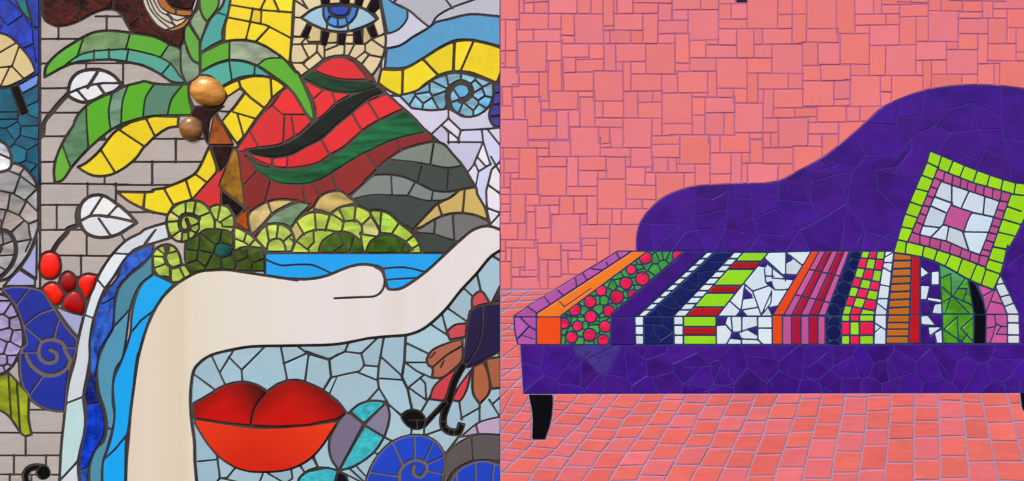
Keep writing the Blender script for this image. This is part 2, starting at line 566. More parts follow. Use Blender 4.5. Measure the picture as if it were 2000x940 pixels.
R blue_stream tile 2450b4 3.5 s l 1180,148! 1100,170 1000,220 930,300 900,400 820,500 780,560 720,740 690,900 n 690,100 645,280 665,400 650,560 620,700 610,800 620,950! 680,950! 690,800 750,680 800,580 800,460 770,340 740,250 740,100 760,0 m 760,200 800,120 870,0 l 870,760 890,600 900,500 990,380 1100,290 z 297,500!
S 4 l 910,390 830,480 800,540
C 2.5 l 790,600 905,540
C 2.5 l 905,540 905,480
S 3 m 680,330 720,380 740,420
C 2.5 m 670,590 780,570
C 3 n 630,850 700,820
P 0d3bc4 n 720,500
P 0c1f7a n 700,280
P 2a5cc8 l 1050,230
R teal_stream tile 4f93ae 3.5 s l 1160,230 1100,300 990,390 910,490 880,620 875,740 m 870,0 800,130 755,250 745,350 760,500 800,620 820,760 790,880 n 740,690 690,820 690,950! 780,950! 790,800 820,700 860,560 880,450 865,330 870,180 890,80 940,0 l 1000,640 1040,520 1090,440 z 299,537! z 298,495
C 3 l 870,780 1035,605
C 3 m 805,755 880,795
R bright_stream tile 10a4f2 3.5 s z 300,536! z 341,555! z 318,580 300,609 285,650 275,685 m 1060,200 1020,480 980,800 n 970,600 960,950! 790,950! 790,800 830,690 865,550 880,440 870,180 940,0 l 1000,830 1010,700 1040,560 1090,450
C 3 l 1180,655 1080,730 1000,830
C 3 l 1020,640 985,870
C 3 n 975,585 880,700 790,780

M arm thing | cream marble forearm and flat open hand carrying the landscape | arm
R - arm_slab e4d6cc 5 s z 246,945! n 970,800 985,620 1000,430 1030,200 1060,0 l 1120,800 1175,670 z 317,583 i 240,855 340,790 430,748 560,735 650,735 750,750 900,772 1050,795 1175,815 j 0,880 150,885 300,860 450,800 540,775 640,775 730,805 750,870 765,920 k 150,880 240,880 330,830 450,740 560,640 700,510 800,430 900,400 960,410 1010,450! 1010,560! 940,630 830,760 700,900 s 600,400 480,515 400,570 300,605 150,617 0,632 o 1175,128 900,138 500,148 380,168 200,215 120,270 80,320 60,400 50,560 60,720 80,860 p 85,800 105,945!
S 3.5 z 655,583 700,581 735,578 748,566 z 752,548 746,530 734,523

M lips thing | glossy red lips with a bright orange-red lower lip beneath the forearm | lips
R upper_lip lip_piece 8c0a0a 4 s o 72,580! 180,520 300,447 440,415 560,440 640,490! 700,600! 560,752! 512,750 300,728 75,692!
R upper_lip lip_piece 960a0a 4 s o 635,490! 720,430 850,400 960,430 1080,490 1175,570 q 120,480 230,560 302,650! 230,700 100,725 0,747 o 900,748 700,757 512,748! 530,640 575,560
R - lower_lip f02808 3.5 s o 85,700! 300,735 510,765 800,762 1175,715 q 255,705! 180,810 p 1050,680 950,780 800,850 620,870 450,855 300,780 200,680 120,560 85,500!

M butterfly_wing thing | oval of turquoise and grey-violet petals at the right corner of the lips | wing
R - tile 7a7088 4 s q 302,650! 350,670 435,742! r 330,700 245,858! 190,780 168,680 180,600 250,470
R - tile 3db4c4 4 s r 330,408! 400,352 500,325 612,338! 515,425 435,500!
R - tile 7c7790 4 s r 436,510! 520,425 608,336! 632,420 620,520 590,605!
R - tile 3db4c4 4 s r 440,515! 590,603! 530,700 440,780 330,840 248,858! 345,680
M butterfly_wing thing | turquoise half petal with a black side cut off by the bottom edge under the lips | wing
R - tile 3ab0c0 4 s r 235,860! 150,838 60,842 0,865 p 1080,840 960,860 880,920 870,950! r 200,950!
R - tile 141020 4 s r 235,862! 290,890 335,950! 195,950!

M flower thing | dark purple flower with coral and brown petals at the seam beside the forearm | flower
R - petal d8505a 4 s s 792,402! 795,320 860,272 928,362!
R - petal d8505a 4 s s 600,580! 660,530 752,518! 745,622! 620,642!
R - petal a8604a 4 s s 445,790! 480,730 600,670 718,638! 715,800 640,880 560,935 485,932! 492,862 455,835
S 3.5 s 490,855 600,760 718,690
S 2 s 475,780 510,740
C 3 s 555,850 575,810
R - petal d0404c 3.5 s t 705,60! 600,130 500,220 468,315! 580,328! 620,240 690,120
R - petal d8404a 3.5 s t 788,88! 700,200 638,318! 690,332 740,270 770,170
R - petal a8603f 4 s t 800,68! 880,28! 920,130 925,260 850,352! 800,270
R - petal a8603f 4 s t 895,10! 1012,-20! 1012,222! 940,235!
R - petal 4a2a34 3 s s 945,352! 975,300 1012,235! 1012,352!
R - petal d8505a 3 p s 975,360 1012,330 1012,400
R - petal d8505a 3 p s 975,730 1012,690 1012,810
R bloom tile 241845 3.5 s s 775,425! 850,378 1012,360! 1012,700! 900,790 800,842 712,862! 740,700 750,560
S 3 s 875,380 865,600 820,730 725,860
T stem tile 0f0b0a 12 t 730,40 655,180 612,330 572,450 578,530 630,565 690,560 712,500
C 1.5 t 540,480 610,480
C 1.5 t 540,530 610,520
C 1.5 t 600,600 620,530
C 1.5 t 650,600 655,520
T stem tile 0f0b0a 8 t 595,330 500,430 420,520
R stem tile 0f0b0a 3 s t 252,440 300,400 370,398 425,440 430,500 400,540 330,538 275,495
C 2.5 t 300,470 430,470
C 2.5 t 370,480 370,545

M cobalt_spiral thing | cobalt blue spiral wave at the bottom right beside the brown arc | spiral
R - tile 1c42c0 4 s r 425,950! 490,830 560,720 650,640 780,590 900,595 1000,650 1050,740 1050,860 1005,950!
bed 6b5f58
C 3 r 650,640 735,820
C 3 r 820,590 825,775
C 3 r 970,630 900,780
C 3 r 1060,740 925,805
C 3 r 480,870 710,905
C 3 r 925,860 1060,890
S 6 r 705,950 710,860 760,800 840,775 910,810 905,870 860,910 810,880 815,825
M slate_arc thing | dark brown-grey arc over a blue fan in the bottom corner at the seam | arc
R - tile 5b5252 4 s t 565,950! 590,735! 700,640 850,585 1012,590! 1012,800! 880,780 760,800 650,870
C 1.5 t 790,600 800,800
R blue_fan tile 1c42c0 3.5 s t 585,950! 680,865 790,800 880,785 1012,830! 1012,950!
bed 6b5f58
C 3 t 815,780 820,950
C 3 t 960,810 945,950
C 3 t 670,860 680,950
M lilac_patch thing | pale lilac tiles above the dark brown-grey arc at the seam | tile patch
R - tile b9a9cc 3 s t 700,605! 850,490 1012,438! 1012,590! 850,580
C 3 t 822,510 842,590

M white_leaf thing | white leaf with dark veins between the two long green palm leaves | leaf | white leaves
R - tile e6e6ee 6 s a 520,730! 545,620 600,560 680,537 780,540 870,580 935,650! 880,700 800,730 720,770 640,787 560,760
S 4 a 530,715 640,670 780,640 930,640
C 6 a 745,560 675,670
C 4 a 600,700 670,780
C 5 a 755,655 815,740
M white_leaf thing | larger white leaf with dark veins below the yellow leaves and above the berries | leaf | white leaves
R - tile e9e9ef 6 s e 610,740 650,670 720,635 800,640 880,690 970,760 1050,845! l 900,75 800,97 720,90 660,60 620,0 e 612,840
S 5 e 620,830 700,792 850,800 1060,845
C 4 e 785,645 690,790
C 4 e 905,710 820,800
C 4 e 760,815 860,960

M lilac_patch thing | pale lilac tile tucked between the cobalt spiral and the berries | tile patch
R - tile a9a8d0 4 s l 415,615! 520,660 645,690! 600,862! 500,740
M berry thing | bright red oval berry, highest of the cluster at the left | berry | red berries
R - glass_berry fa1c08 4 s l 305,290 330,220 390,203 445,230 470,310 455,380 400,415 340,405 308,360
M berry thing | dark crimson berry in the upper middle of the cluster | berry | red berries
R - glass_berry 9c0404 4 s l 455,440 480,375 525,355 575,385 590,450 570,505 520,515 475,495
M berry thing | bright red berry beside the white stream on the right of the cluster | berry | red berries
R - glass_berry f61c0a 4 s l 595,450 610,400 670,372 750,385! 720,480 660,590! 640,540
M berry thing | bright red berry at the lower left of the cluster above the cobalt spiral | berry | red berries
R - glass_berry f81e0a 4 s l 325,490 370,443 430,443 475,490 495,550 440,615 400,600 360,550
M berry thing | dark crimson berry lowest in the cluster above the pale lilac tile | berry | red berries
R - glass_berry a80606 4 s l 475,600 510,530 570,500 625,530 655,600 640,690! 560,675 490,640

M cobalt_spiral thing | cobalt blue spiral shell at the left under the berries | spiral
R - tile 2030a0 4.5 s l 8,490! 110,468 250,480 330,510 390,600 430,660 500,770 592,872! m 580,180 540,300 520,420 505,560 500,642! 420,640 300,600 220,530 170,430 150,290 165,150 l 200,920 170,750 120,620 60,540
bed 6b5f58
S 7 m 200,215 240,290 340,360 430,360 510,310 535,250 500,180 480,120 400,90 320,110 295,180 310,240 370,270 430,250 430,195 385,170
C 3 l 235,475 130,610
S 3 l 420,640 300,680 185,770
C 3 l 450,730 410,880
C 3 l 200,785 320,890
C 3 m 150,190 300,190
C 3 m 480,150 600,155
C 3 m 340,360 240,500
M lilac_patch thing | two pale lilac wedge tiles between the grey shell and the brick | tile patch
R - tile a3a6d6 3.5 s l 285,90! 282,412! 158,328! 230,220
R - tile a3a6d6 3.5 s l 150,340! 272,420! 270,467! 30,467! 90,400
M grey_shell thing | grey coiled shell of many small tiles with a white top, at the left edge | shell
R - tile a19b9c 5 s z -3,338! 20,320 38,322 60,340 74,366 76,400! 76,445! 60,490 40,520 15,545 -3,552!
C 3 e 75,450 150,480 270,570
C 3 e 160,480 110,620
C 3 e 0,600 100,620 200,680
C 3 e 290,580 200,670
C 3 e 80,630 60,750
C 3 e 205,680 150,785
C 3 e 0,740 60,750 150,790 220,855 290,825
C 3 e 50,750 10,890
C 3 e 205,680 290,760
C 3 e 175,840 80,920
C 3 e 220,855 230,940
C 3 e 185,430 150,480
C 3 l 130,130 240,110
C 2.5 l 220,0 240,110 200,200
C 3 l 150,0 80,70
S 8 l -10,40 60,50 110,110 125,200 100,290 40,370 -10,410
C 2.5 l 0,160 110,120
C 2.5 l 0,235 110,230
C 2.5 l 0,320 55,350
C 2.5 l 20,60 30,150
S 6 l -10,150 15,180 -10,220
P 8f9291 e 190,570 130,690 120,430
P a89f9b e 30,660
R white_cap tile e4e4e8 5 s e -5,190! 50,250 90,340 78,430 -5,472!
C 4 e 0,320 90,360
M lilac_snail thing | pale violet cracked snail shell on the left edge below the lilac wedges | snail
R - tile a698c6 5 s l -5,515! 60,550 120,640 165,740 182,850 175,940 m 150,200 110,280 50,340 -5,392!
V 3 l 30,540 30,620 90,660 30,750 120,750 50,840 130,860 10,930 m 80,170 30,260 85,260 15,330 60,310
P b9a8dc m 80,170
M green_leaf thing | olive green leaf split by three lengthwise veins at the lower left edge | leaf
R - tile 92a01e 4 s m 2,392! 70,348! 140,420 210,500 226,522! 222,700 245,820! 190,832 150,790 60,670 2,600!
C 3 m 68,340 75,480 88,690
C 3.5 m 132,400 145,600 158,810
M black_curl thing | glossy black curled hook over the bricks at the lower left | curl
T - tile 0c0a0a 11 n 212,960 196,905 215,855 270,832 330,836
R - tile 0c0a0a 2 s n 385,865 372,835 335,815 298,830 280,860 285,900 310,925 350,925 380,900
'''
RIGHT = '''
M wall structure | pink square tiled wall behind the purple chaise | wall
R - tile e77a7a 2 p z 977,-6 2010,-6 2010,566 977,566
bed b4628c
G 2.3 A h133,24,150 h92,150,530 v150,0,200 v182,0,90 h22,182,245 v245,0,92 v342,0,195 v530,0,95 v622,0,92 v700,0,290 h95,510,700 h197,130,425 v425,92,290 v512,95,290 h236,425,512 v243,197,277 h277,135,430 h290,430,1175 v770,0,205 h175,700,770 h203,700,960 h93,770,1060 v960,93,290 v1060,30,290 v895,0,93 v745,203,290 v882,203,290 v790,0,93 h24,895,1155 v1155,0,140 h140,1060,1175 h224,1060,1175 v60,133,337 v133,133,480 h337,24,140 v60,337,447 h447,24,150 h420,24,60 v328,277,472 v140,277,480 h476,145,340 v428,277,600 h403,328,435 v340,403,602 v440,403,602 h602,345,640 h380,430,608 v608,290,393 h393,520,703 v520,380,478 h478,440,640 h470,640,832 v705,290,470 v783,290,470 v637,478,665 v832,408,780 h667,640,832 h408,785,978 v980,290,490 h490,885,1175 v882,408,602 v1172,230,490 h602,832,1088 v1085,490,893 h614,1085,1175 v148,447,562 h557,105,282 v280,476,667 v340,600,667 h668,285,347 h572,24,150 v103,572,700 h641,105,288 h698,38,107 v38,575,698 v110,641,787 v188,641,790 h788,24,200 v292,641,830 h832,208,400 v347,602,728 h725,295,350 h724,350,537 h735,295,400 v395,735,918 v474,724,920 h919,208,483 v548,640,838 v535,602,728 h641,535,645 v645,602,838 h838,483,832 h778,648,1090 v698,668,778 v832,778,940 v1020,778,940 v928,602,778 h674,928,1085 v1025,602,674 h894,1020,1175 h815,1088,1175 v205,788,940 v483,838,940 v670,838,940 v743,838,940
G 2.3 B v10,0,137 h68,10,315 v197,0,68 h137,0,118 v115,68,225 h224,0,122 v315,0,297 h267,125,315 h288,0,32 v30,224,470 h418,32,125 v124,224,472 h472,32,305 v232,267,383 h384,124,665 h299,232,435 h192,315,703 v434,192,384 h130,318,500 v503,0,192 v398,30,130 h28,318,500 v548,192,385 v603,192,293 h294,548,865 v704,0,192 h98,704,892 v798,0,294 v892,0,285 h192,704,800 h192,892,1098 v1088,0,222 h282,863,1110 v1098,192,282 h224,1088,1175 v664,294,484 v866,282,700 h485,502,872 v302,384,640 v503,384,678 h583,305,503 v243,472,642 v47,472,612 h613,0,245 h642,142,415 v414,583,682 h680,414,608 v574,485,678 h588,574,872 v772,485,588 v608,590,873 v675,588,775 h711,675,960 h777,608,900 v815,711,777 h770,815,960 v962,700,805 v967,282,432 h434,866,985 v1112,224,427 h427,980,1175 v984,427,532 h533,870,1175 v1070,533,700 h700,875,1175 h655,1070,1175 v1152,700,805 h805,903,1175 v142,613,887 h813,0,142 h888,0,425 v226,645,887 h759,142,226 h743,226,418 v420,640,875 v350,743,887 h874,425,708 v708,777,940 v902,777,940 h884,902,1102 v1102,805,940 v990,884,940 v60,888,940 v250,888,940 v325,888,940 v518,874,940 v600,874,940 h916,518,600 v655,874,940
G 2.1 C v67,0,224 h96,67,360 v189,0,96 v243,0,96 h33,243,545 v360,33,300 h168,67,360 v270,96,168 v162,168,502 h224,0,162 h300,162,470 h112,360,548 v467,112,497 v549,0,275 v435,0,33 h22,435,549 h76,549,775 v745,76,328 h276,467,745 v630,0,76 v775,0,80 h10,775,970 h82,745,905 v903,10,123 h124,745,1064 v971,0,118 h62,971,1175 v1064,62,290 h225,745,940 v940,124,290 h290,940,1125 v1124,187,402 h187,1064,1175 h345,1124,1175 h403,937,1175 h329,668,872 v872,225,560 v938,290,420 h421,872,1015 v980,421,560 v1016,403,560 h398,467,668 v668,276,490 h491,570,872 v768,491,570 v569,398,590 v512,398,600 v268,300,498 h499,37,512 h425,0,162 v38,425,700 h526,0,38 v235,499,702 h702,0,240 v307,499,680 h606,235,307 h650,0,38 v100,702,798 v12,702,798 h800,0,140
G 2.3 D h68,24,348 v208,0,68 h22,208,485 v346,22,124 h124,270,722 v487,0,124 v45,68,140 h139,24,150 v150,68,270 h231,24,150 v50,139,328 v92,231,562 h271,92,275 v268,68,375 h328,24,92 h372,24,282 v460,124,382 h191,272,460 v274,124,382 h383,278,662 v536,124,320 h320,465,662 h216,536,722 v720,124,272 v663,216,568 h272,663,850 v848,124,465 h466,663,985 h128,722,882 v682,0,128 h66,682,1015 v880,66,192 h193,848,1022 v1018,0,230 h38,682,750 v750,0,66 v830,0,66 h45,1018,1175 h130,1018,1175 v1125,130,230 h231,975,1175 v976,193,312 h312,848,1048 v1046,231,403 h405,852,1046 v957,405,466 h435,24,92 h487,24,95 h562,24,192 v190,372,562 v284,372,445 h444,190,412 h487,195,258 v257,444,690 v198,487,668 v350,444,592 h592,257,362 v413,383,502 h502,350,595 v508,383,502 v594,383,568 v360,502,692 v550,502,742 h691,260,555 h570,550,940 h660,550,745 v743,570,780 v758,466,570 v820,466,570 v658,660,840 h707,560,658 v560,660,798 h741,425,560 v425,691,900 h670,24,270 v141,562,668 v62,672,750 h723,62,270 v250,672,723 v272,691,940 h745,24,62 v62,745,813 h813,24,95 v97,723,940 v187,723,868 h851,97,187 h869,150,278 h802,272,425 v337,802,940 v155,851,912 h912,97,280 v470,741,898 h798,470,662 h897,425,620 h911,337,425
G 2.3 E v115,125,332 h125,25,110 h245,115,330 v180,170,245 v397,120,330 h245,397,492 v330,100,332
G 2.3 J v385,0,200 h51,170,385 h152,170,385 h202,365,617 v617,0,355 v693,0,115 h116,617,925 v922,0,195 v776,116,350 h278,617,776 v857,116,350 h196,857,1030 h18,922,1020 v1022,0,196 v902,196,345 h203,1022,1175 v1135,203,320 h80,1022,1175 v1082,0,80 v1140,0,80 v298,152,268 h268,125,502 v180,150,268 v417,268,390 v502,202,365 v362,152,268 v202,268,490
G 2.1 N h545,35,275 v45,430,668 h668,0,272 v273,545,725 h535,275,497 v495,445,620 v158,668,795 h440,395,618 v618,350,520

M floor structure | pink tiled floor drawn in perspective under the purple chaise | floor
R - tile e86c66 2 p z 977,566 2010,566 2010,950 977,950
bed a692b8
C 2 E 20,350 280,342
C 2 E 20,388 380,380
C 2 E 20,440 300,420
C 2 E 20,490 190,480
C 2 E 20,550 150,550
C 2 E 20,600 150,598
C 2 E 20,650 150,645
C 2 E 20,700 160,690
C 2 E 20,735 180,735
C 2.4 E 270,335 60,500 20,520
C 2.4 E 150,340 20,420
C 2.4 E 140,600 20,680
C 2.4 K 130,60 20,140
C 2 K 20,130 160,130
C 2.4 K 160,170 20,270
C 2 K 20,210 165,200
C 2.4 K 180,240 20,400
C 2 K 20,330 175,330
C 2 K 20,280 170,280
Y 2.9 24 34 5 z 1002,770 985,800 970,830 | 1036,770 1020,798 988,832 960,870 | 1088,770 1060,800 1030,828 1000,862 970,895 950,930 | 1132,770 1110,795 1089,817 1060,845 1033,874 1014,892 985,920 940,955 | 1178,770 1148,809 1131,830 1107,854 1083,880 1059,901 1032,940 1020,960 | 1210,770 1190,795 1170,821 1143,857 1125,880 1092,925 1075,955 | 1256,770 1238,797 1217,821 1199,854 1175,883 1160,907 1137,940 1127,957 | 1300,770 1283,800 1265,827 1238,865 1223,886 1196,928 1182,955 | 1342,770 1320,808 1292,853 1270,890 1250,925 1238,957 | 1389,770 1361,818 1349,848 1328,883 1315,907 1295,945 1290,957 | 1432,770 1408,818 1390,866 1372,898 1349,937 1340,957 | 1477,770 1453,827 1435,866 1423,895 1402,940 1396,957 | 1521,770 1504,803 1489,854 1480,874 1465,913 1457,940 1452,957 | 1566,770 1554,809 1542,845 1530,880 1518,913 1512,940 1508,957 | 1606,770 1593,827 1587,851 1575,898 1566,940 1562,957 | 1651,770 1644,815 1638,845 1629,892 1623,940 1620,957 | 1696,770 1689,850 1680,907 1675,940 1673,957 | 1741,770 1736,839 1730,904 1727,940 1726,957 | 1787,770 1785,839 1785,957 | 1832,770 1835,839 1836,940 1837,957 | 1876,770 1885,839 1888,883 1894,940 1896,957 | 1914,770 1930,839 1939,889 1951,940 1955,957 | 1966,770 1981,827 1990,868 2000,904 2010,957 | 2010,770 2030,830 2060,957

M chaise_longue thing | large purple mosaic chaise longue with a swooping back on black legs | chaise longue
R backrest tile 3e1284 2 s z 1243,495! 1243,464 1250,436 1268,410 1294,387 1332,370 1358,364 1396,361 1447,359 1498,358 1530,350 1557,335 1602,311 1638,285 1671,257 1697,234 1722,211 1761,192 1802,178 1853,169 1904,166 1955,168 2010,176! 2010,700! 1700,700! 1700,495!
bed 32208a
C 1.6 J 100,645 160,655 180,860
C 1.6 J 160,655 380,660
C 1.6 J 380,660 240,800 180,870
C 1.6 J 300,470 380,660 420,720 300,880
C 1.6 J 380,440 480,610
C 1.6 J 495,375 485,640 520,700 580,870
C 1.6 J 420,720 520,700
C 1.6 J 495,430 620,470 720,420 750,350
C 1.6 J 485,590 620,570 740,540 750,420
C 1.6 J 740,540 730,690 860,720
C 1.6 J 790,350 800,450 930,470 920,380
C 1.6 J 930,470 940,620 990,740
C 1.6 J 940,620 1110,540 1140,310
C 1.6 J 1110,540 1175,620
C 1.6 J 730,690 640,880
C 1.6 J 990,740 900,860
C 1.6 J 520,700 730,690
C 1.6 J 990,740 1175,740
C 1.6 N 365,705 410,800 400,940
C 1.6 N 480,640 590,750 720,725
C 1.6 N 410,800 590,750
C 1.6 N 560,605 620,720
C 1.6 N 750,450 830,600 715,730 685,950
C 1.6 N 830,600 1080,600 1170,470
C 1.6 N 820,355 1050,370 1060,300 1100,165
C 1.6 N 1050,370 1170,470 1175,560 1070,690
C 1.6 N 1070,690 900,710 920,870 1010,950
C 1.6 N 160,790 160,950
C 1.6 O 200,315 390,300 480,380 380,420 300,480
C 1.6 O 390,300 420,120
C 1.6 O 600,250 480,380
C 1.6 O 420,120 600,250 780,200 1000,290 990,70
C 1.6 O 1000,290 1020,480 1175,600
C 1.6 O 1020,480 1175,490
C 1.6 O 780,200 830,400 600,430 480,380
C 1.6 O 830,400 1020,400
C 1.6 O 600,430 520,560
C 1.6 O 830,400 880,560 800,700
C 1.6 O 880,560 1060,640 1020,480
C 1.6 O 1060,640 1080,820
C 1.6 O 320,540 205,690 190,740 50,710
C 1.6 O 190,740 350,745
C 1.6 I 40,380 240,580
C 1.6 I 0,740 60,780 50,880
C 1.6 I 60,780 200,700
C 1.6 z 1400,440 1420,495
C 1.6 z 1470,460 1530,495 1560,450 1600,430 1655,395
C 1.6 z 1560,450 1585,495
C 1.6 z 1640,495 1655,395 1690,450 1745,470
C 1.6 z 1690,450 1680,495
C 1.6 z 1600,430 1585,395 1500,390
C 1.6 z 1585,395 1560,340
C 1.6 z 1655,395 1640,350
C 1.6 z 1965,520 2005,490
C 1.6 z 1960,545 2005,570
C 1.6 z 1975,570 2005,600
C 1.6 z 1985,600 2005,640
C 1.6 z 1990,450 2005,420
Z 8 1.6 4 20 60
R seat_base tile 3e1284 1.5 p z 1016,673 2010,671 2010,768 1022,770
bed 301a82
W 60 1.6 7
Z 22 1.6 9 20 70
P 44348a K 570,70 770,110
R - leg 070608 2 s K 205,368! 370,368! 370,450 355,560 320,668! 228,668! 230,500
R - leg 070608 2 s z 1991,766! 2012,766! 2012,850! 1999,825 1996,800 1993,780

M blanket thing | long striped patchwork throw of many coloured bands lying along the chaise seat | blanket
R pink_stripe tile b455a8 2 p z 1207,491 1238,491 1095,582 1048,617 1048,674 1012,674 1006,650 1004,618 1031,598
bedp 1c3468 z 1235,490 1960,490 1962,535 1990,613 1992,674 1010,674 1004,650 1002,618 1031,598 1207,490
C 2 E 920,60 945,110
C 2 E 840,130 860,170
C 2 E 730,180 830,190
C 2 E 670,230 700,280
C 2 E 605,260 615,320
C 2 E 470,345 520,395
C 2 E 370,400 410,450
C 2 E 240,470 310,520
C 2.2 E 140,547 305,547
C 3 E 150,725 250,620 190,560
C 3 E 250,620 300,650
C 1.5 E 200,690 305,720
R orange_stripe tile f04c08 2.5 p z 1235,491 1270,491 1155,580 1097,619 1097,674 1048,674 1048,613
C 2 E 300,547 490,547
C 1.5 E 480,430 520,470 720,330
P ee7a1e E 430,480
R green_stripe tile 3f9a3c 2.5 p z 1265,491 1338,491 1195,613 1192,674 1096,674 1096,617
W 60 2.2 3
C 2 E 490,547 870,547
O - dot e81c50 2.5 E 1140,95,48 1030,185,38 1115,255,53 990,290,48 1045,378,42 920,395,53 800,345,42 715,432,47 600,492,45 860,502,45 720,545,47 515,597,42 620,617,40 830,620,45 575,702,45 712,685,50 815,725,45
O - dot e81c50 2.5 F 372,80,48
R purple_stripe tile 3a1180 2 p z 1338,491 1382,491 1243,618 1243,674 1192,674 1194,614
C 1.5 E 860,547 1060,547
R white_dash_stripe tile dae8f4 2.5 p F 60,542 125,542 650,52 590,52
K 10 2.8 F 60,542 590,52 125,542 650,52
R white_dash_stripe tile dae8f4 2.5 p F 38,542 106,542 108,758 45,758
C 3 F 30,615 120,615
C 3 F 30,685 120,685
R navy_stripe tile 04145c 2.5 p F 120,542 335,542 800,52 645,52
C 1.5 F 230,440 320,480 420,450
C 1.5 F 310,380 380,460
C 1.5 F 380,310 450,340 500,330
C 1.5 F 440,250 530,310 520,200 650,190
C 1.5 F 600,120 720,125
C 1.5 F 250,540 200,480
R navy_stripe tile 04145c 2.5 p F 106,542 335,542 335,758 108,758
C 1.5 F 100,600 240,605 250,542
C 1.5 F 180,605 185,660 235,720 205,760
C 1.5 F 235,720 330,660 240,605
R white_dash_stripe.1 tile dae8f4 2.5 p F 333,542 425,542 868,52 800,52
K 10 2.8 F 333,542 800,52 425,542 868,52
R white_dash_stripe.1 tile dae8f4 2.5 p F 335,542 410,542 410,758 340,758
C 3 F 330,610 420,610
C 3 F 330,687 420,687
R lime_stripe tile 92da1c 2.5 p F 425,542 668,542 1062,52 868,52
C 3 F 760,122 1000,122
C 3 F 740,182 980,182
C 3 F 600,306 880,306
C 3 F 560,364 820,364
C 3 F 440,472 740,472
P b00a18 F 880,155 720,335 570,505
R lime_stripe tile 92da1c 2.5 p F 410,542 660,542 662,758 412,758
C 3 F 400,622 670,622
C 3 F 400,686 670,686
P b00a18 F 530,655
R white_shard_stripe tile d6e6f4 2.5 p F 668,542 1062,52 z 1585,491 1510,618
C 2.2 F 1040,105 1175,230 G 60,130 205,245
C 2.2 G 215,40 212,270
C 2.2 G 245,75 345,155
C 2.2 F 870,290 940,350 1085,300
C 2.2 F 1030,180 1040,280 1085,300 1110,340 1175,340 G 230,335
C 2.2 F 1040,235 1100,235
C 2.2 F 1090,180 1090,250 G 265,260
C 2.2 F 760,420 850,500
C 2.2 F 880,310 850,500
C 2.2 F 870,410 940,400
C 2.2 F 940,350 1000,520
C 2.2 F 855,495 970,475
C 2.2 F 1085,350 1010,525
C 2.2 F 1085,350 1080,440 1010,530
R & purple_shard 3a1180 2 p F 875,325 935,380 930,402 865,402
R & purple_shard 3a1180 2 p F 815,540 850,492 900,542
R & purple_shard 3a1180 2 p F 985,155 1010,115 1055,125 1040,165
R & purple_shard 3a1180 2 p F 1045,290 1085,275 1095,330
R & purple_shard 3a1180 2 p F 1060,475 1150,460 1090,535
R & purple_shard 3a1180 2 p G 215,50 265,110 215,135
R & purple_shard 3a1180 2 p G 200,220 300,225 270,262 200,255
R white_shard_stripe tile d6e6f4 2.5 p F 662,542 1090,542 1090,758 662,758
C 2.5 F 775,545 785,650
C 2.5 F 857,545 857,660
C 2.5 F 977,545 980,720
C 2.5 F 720,590 790,670 740,755
C 2.5 F 975,632 1090,632
C 2.5 F 830,665 910,640
C 2.5 F 840,715 980,720 1020,760
C 2.5 F 855,710 855,760
R & purple_shard 3a1180 2 p F 662,545 745,545 725,610 662,612
R & purple_shard 3a1180 2 p F 780,665 830,662 855,720 770,710
R & purple_shard 3a1180 2 p F 895,640 975,620 978,688
R orange_stripe.1 tile e84806 2.5 p G 113,533 200,533 472,43 412,43
R orange_stripe.1 tile e84806 2.5 p G 110,533 190,533 190,758 112,758
R pink_red_stripe tile c4559a 2 p G 200,533 522,533 700,43 472,43
C 2.5 G 260,533 520,43
C 2.5 G 330,533 568,43
C 2.5 G 393,533 615,43
C 2.5 G 462,533 663,43
C 2 G 400,185 650,240
C 2 G 280,375 560,440
P a80c34 G 535,90 620,110 480,200 555,220 440,290 360,380 480,400 310,490 430,500
R pink_red_stripe tile c4559a 2 p G 190,540 515,540 515,758 190,758
C 2.5 G 260,540 260,758
C 2.5 G 330,540 330,758
C 2.5 G 393,540 393,758
C 2.5 G 460,540 460,758
P a80c34 G 295,650 425,650
R dark_blue_stripe tile 0a1f68 2 p G 518,533 645,533 800,43 700,43
O dark_blue_stripe disc 04104e 1.5 G 745,75,42 735,140,46 692,230,50 658,325,55 615,425,60 580,490,50
R dark_blue_stripe tile 0a1f68 2 p G 515,540 640,540 640,758 520,758
C 1.5 G 500,545 650,545
O dark_blue_stripe disc 04104e 1.5 G 745,75,42 735,140,46 692,230,50 658,325,55 615,425,60 580,490,50 580,590,50 578,665,58 580,770,55
R checker_stripe tile 96d81c 2.5 p G 645,530 892,530 975,43 800,43
S 2.5 G 860,43 790,280 700,540
S 2.5 G 915,43 865,290 780,540
C 2.5 G 780,95 975,110
C 2.5 G 755,170 970,195
C 2.5 G 730,240 950,285
C 2.5 G 705,312 920,350
C 2.5 G 680,385 910,422
C 2.5 G 660,455 900,502
P ea1c52 G 885,72 805,130 925,155 840,212 755,278 885,318 790,370 703,415 850,460 740,500
R checker_stripe tile 96d81c 2.5 p G 642,530 888,530 886,758 640,758
C 3 G 705,530 705,760
C 3 G 778,530 778,760
C 3 G 640,583 890,583
C 3 G 640,687 890,687
P ea1c52 G 740,560 670,630 830,640 740,720
R white_stripe tile d6e4f2 2.5 p G 888,758 895,530 975,43 1042,43 985,530 980,758
C 2 G 970,90 1040,50
C 2.2 G 955,130 1035,132
C 2 G 960,170 1030,210
C 2.2 G 930,300 1015,315
C 2.2 G 905,407 1010,407
C 2 G 905,435 990,500
C 2.2 G 885,532 990,532
C 2 G 890,590 985,650
C 2 G 890,670 940,625
R slat_stripe slat bc6c14 2.5 p H 180,60 315,60 300,530 290,750 118,750 135,530
C 3.2 H 110,118 330,115
C 3.2 H 110,182 330,175
C 3.2 H 110,240 330,235
C 3.2 H 110,297 330,290
C 3.2 H 110,358 330,350
C 3.2 H 110,418 330,410
C 3.2 H 110,480 330,470
C 3.2 H 110,533 330,533
C 2.5 H 110,590 330,590
C 2.5 H 110,640 330,640
C 2.5 H 110,695 330,695
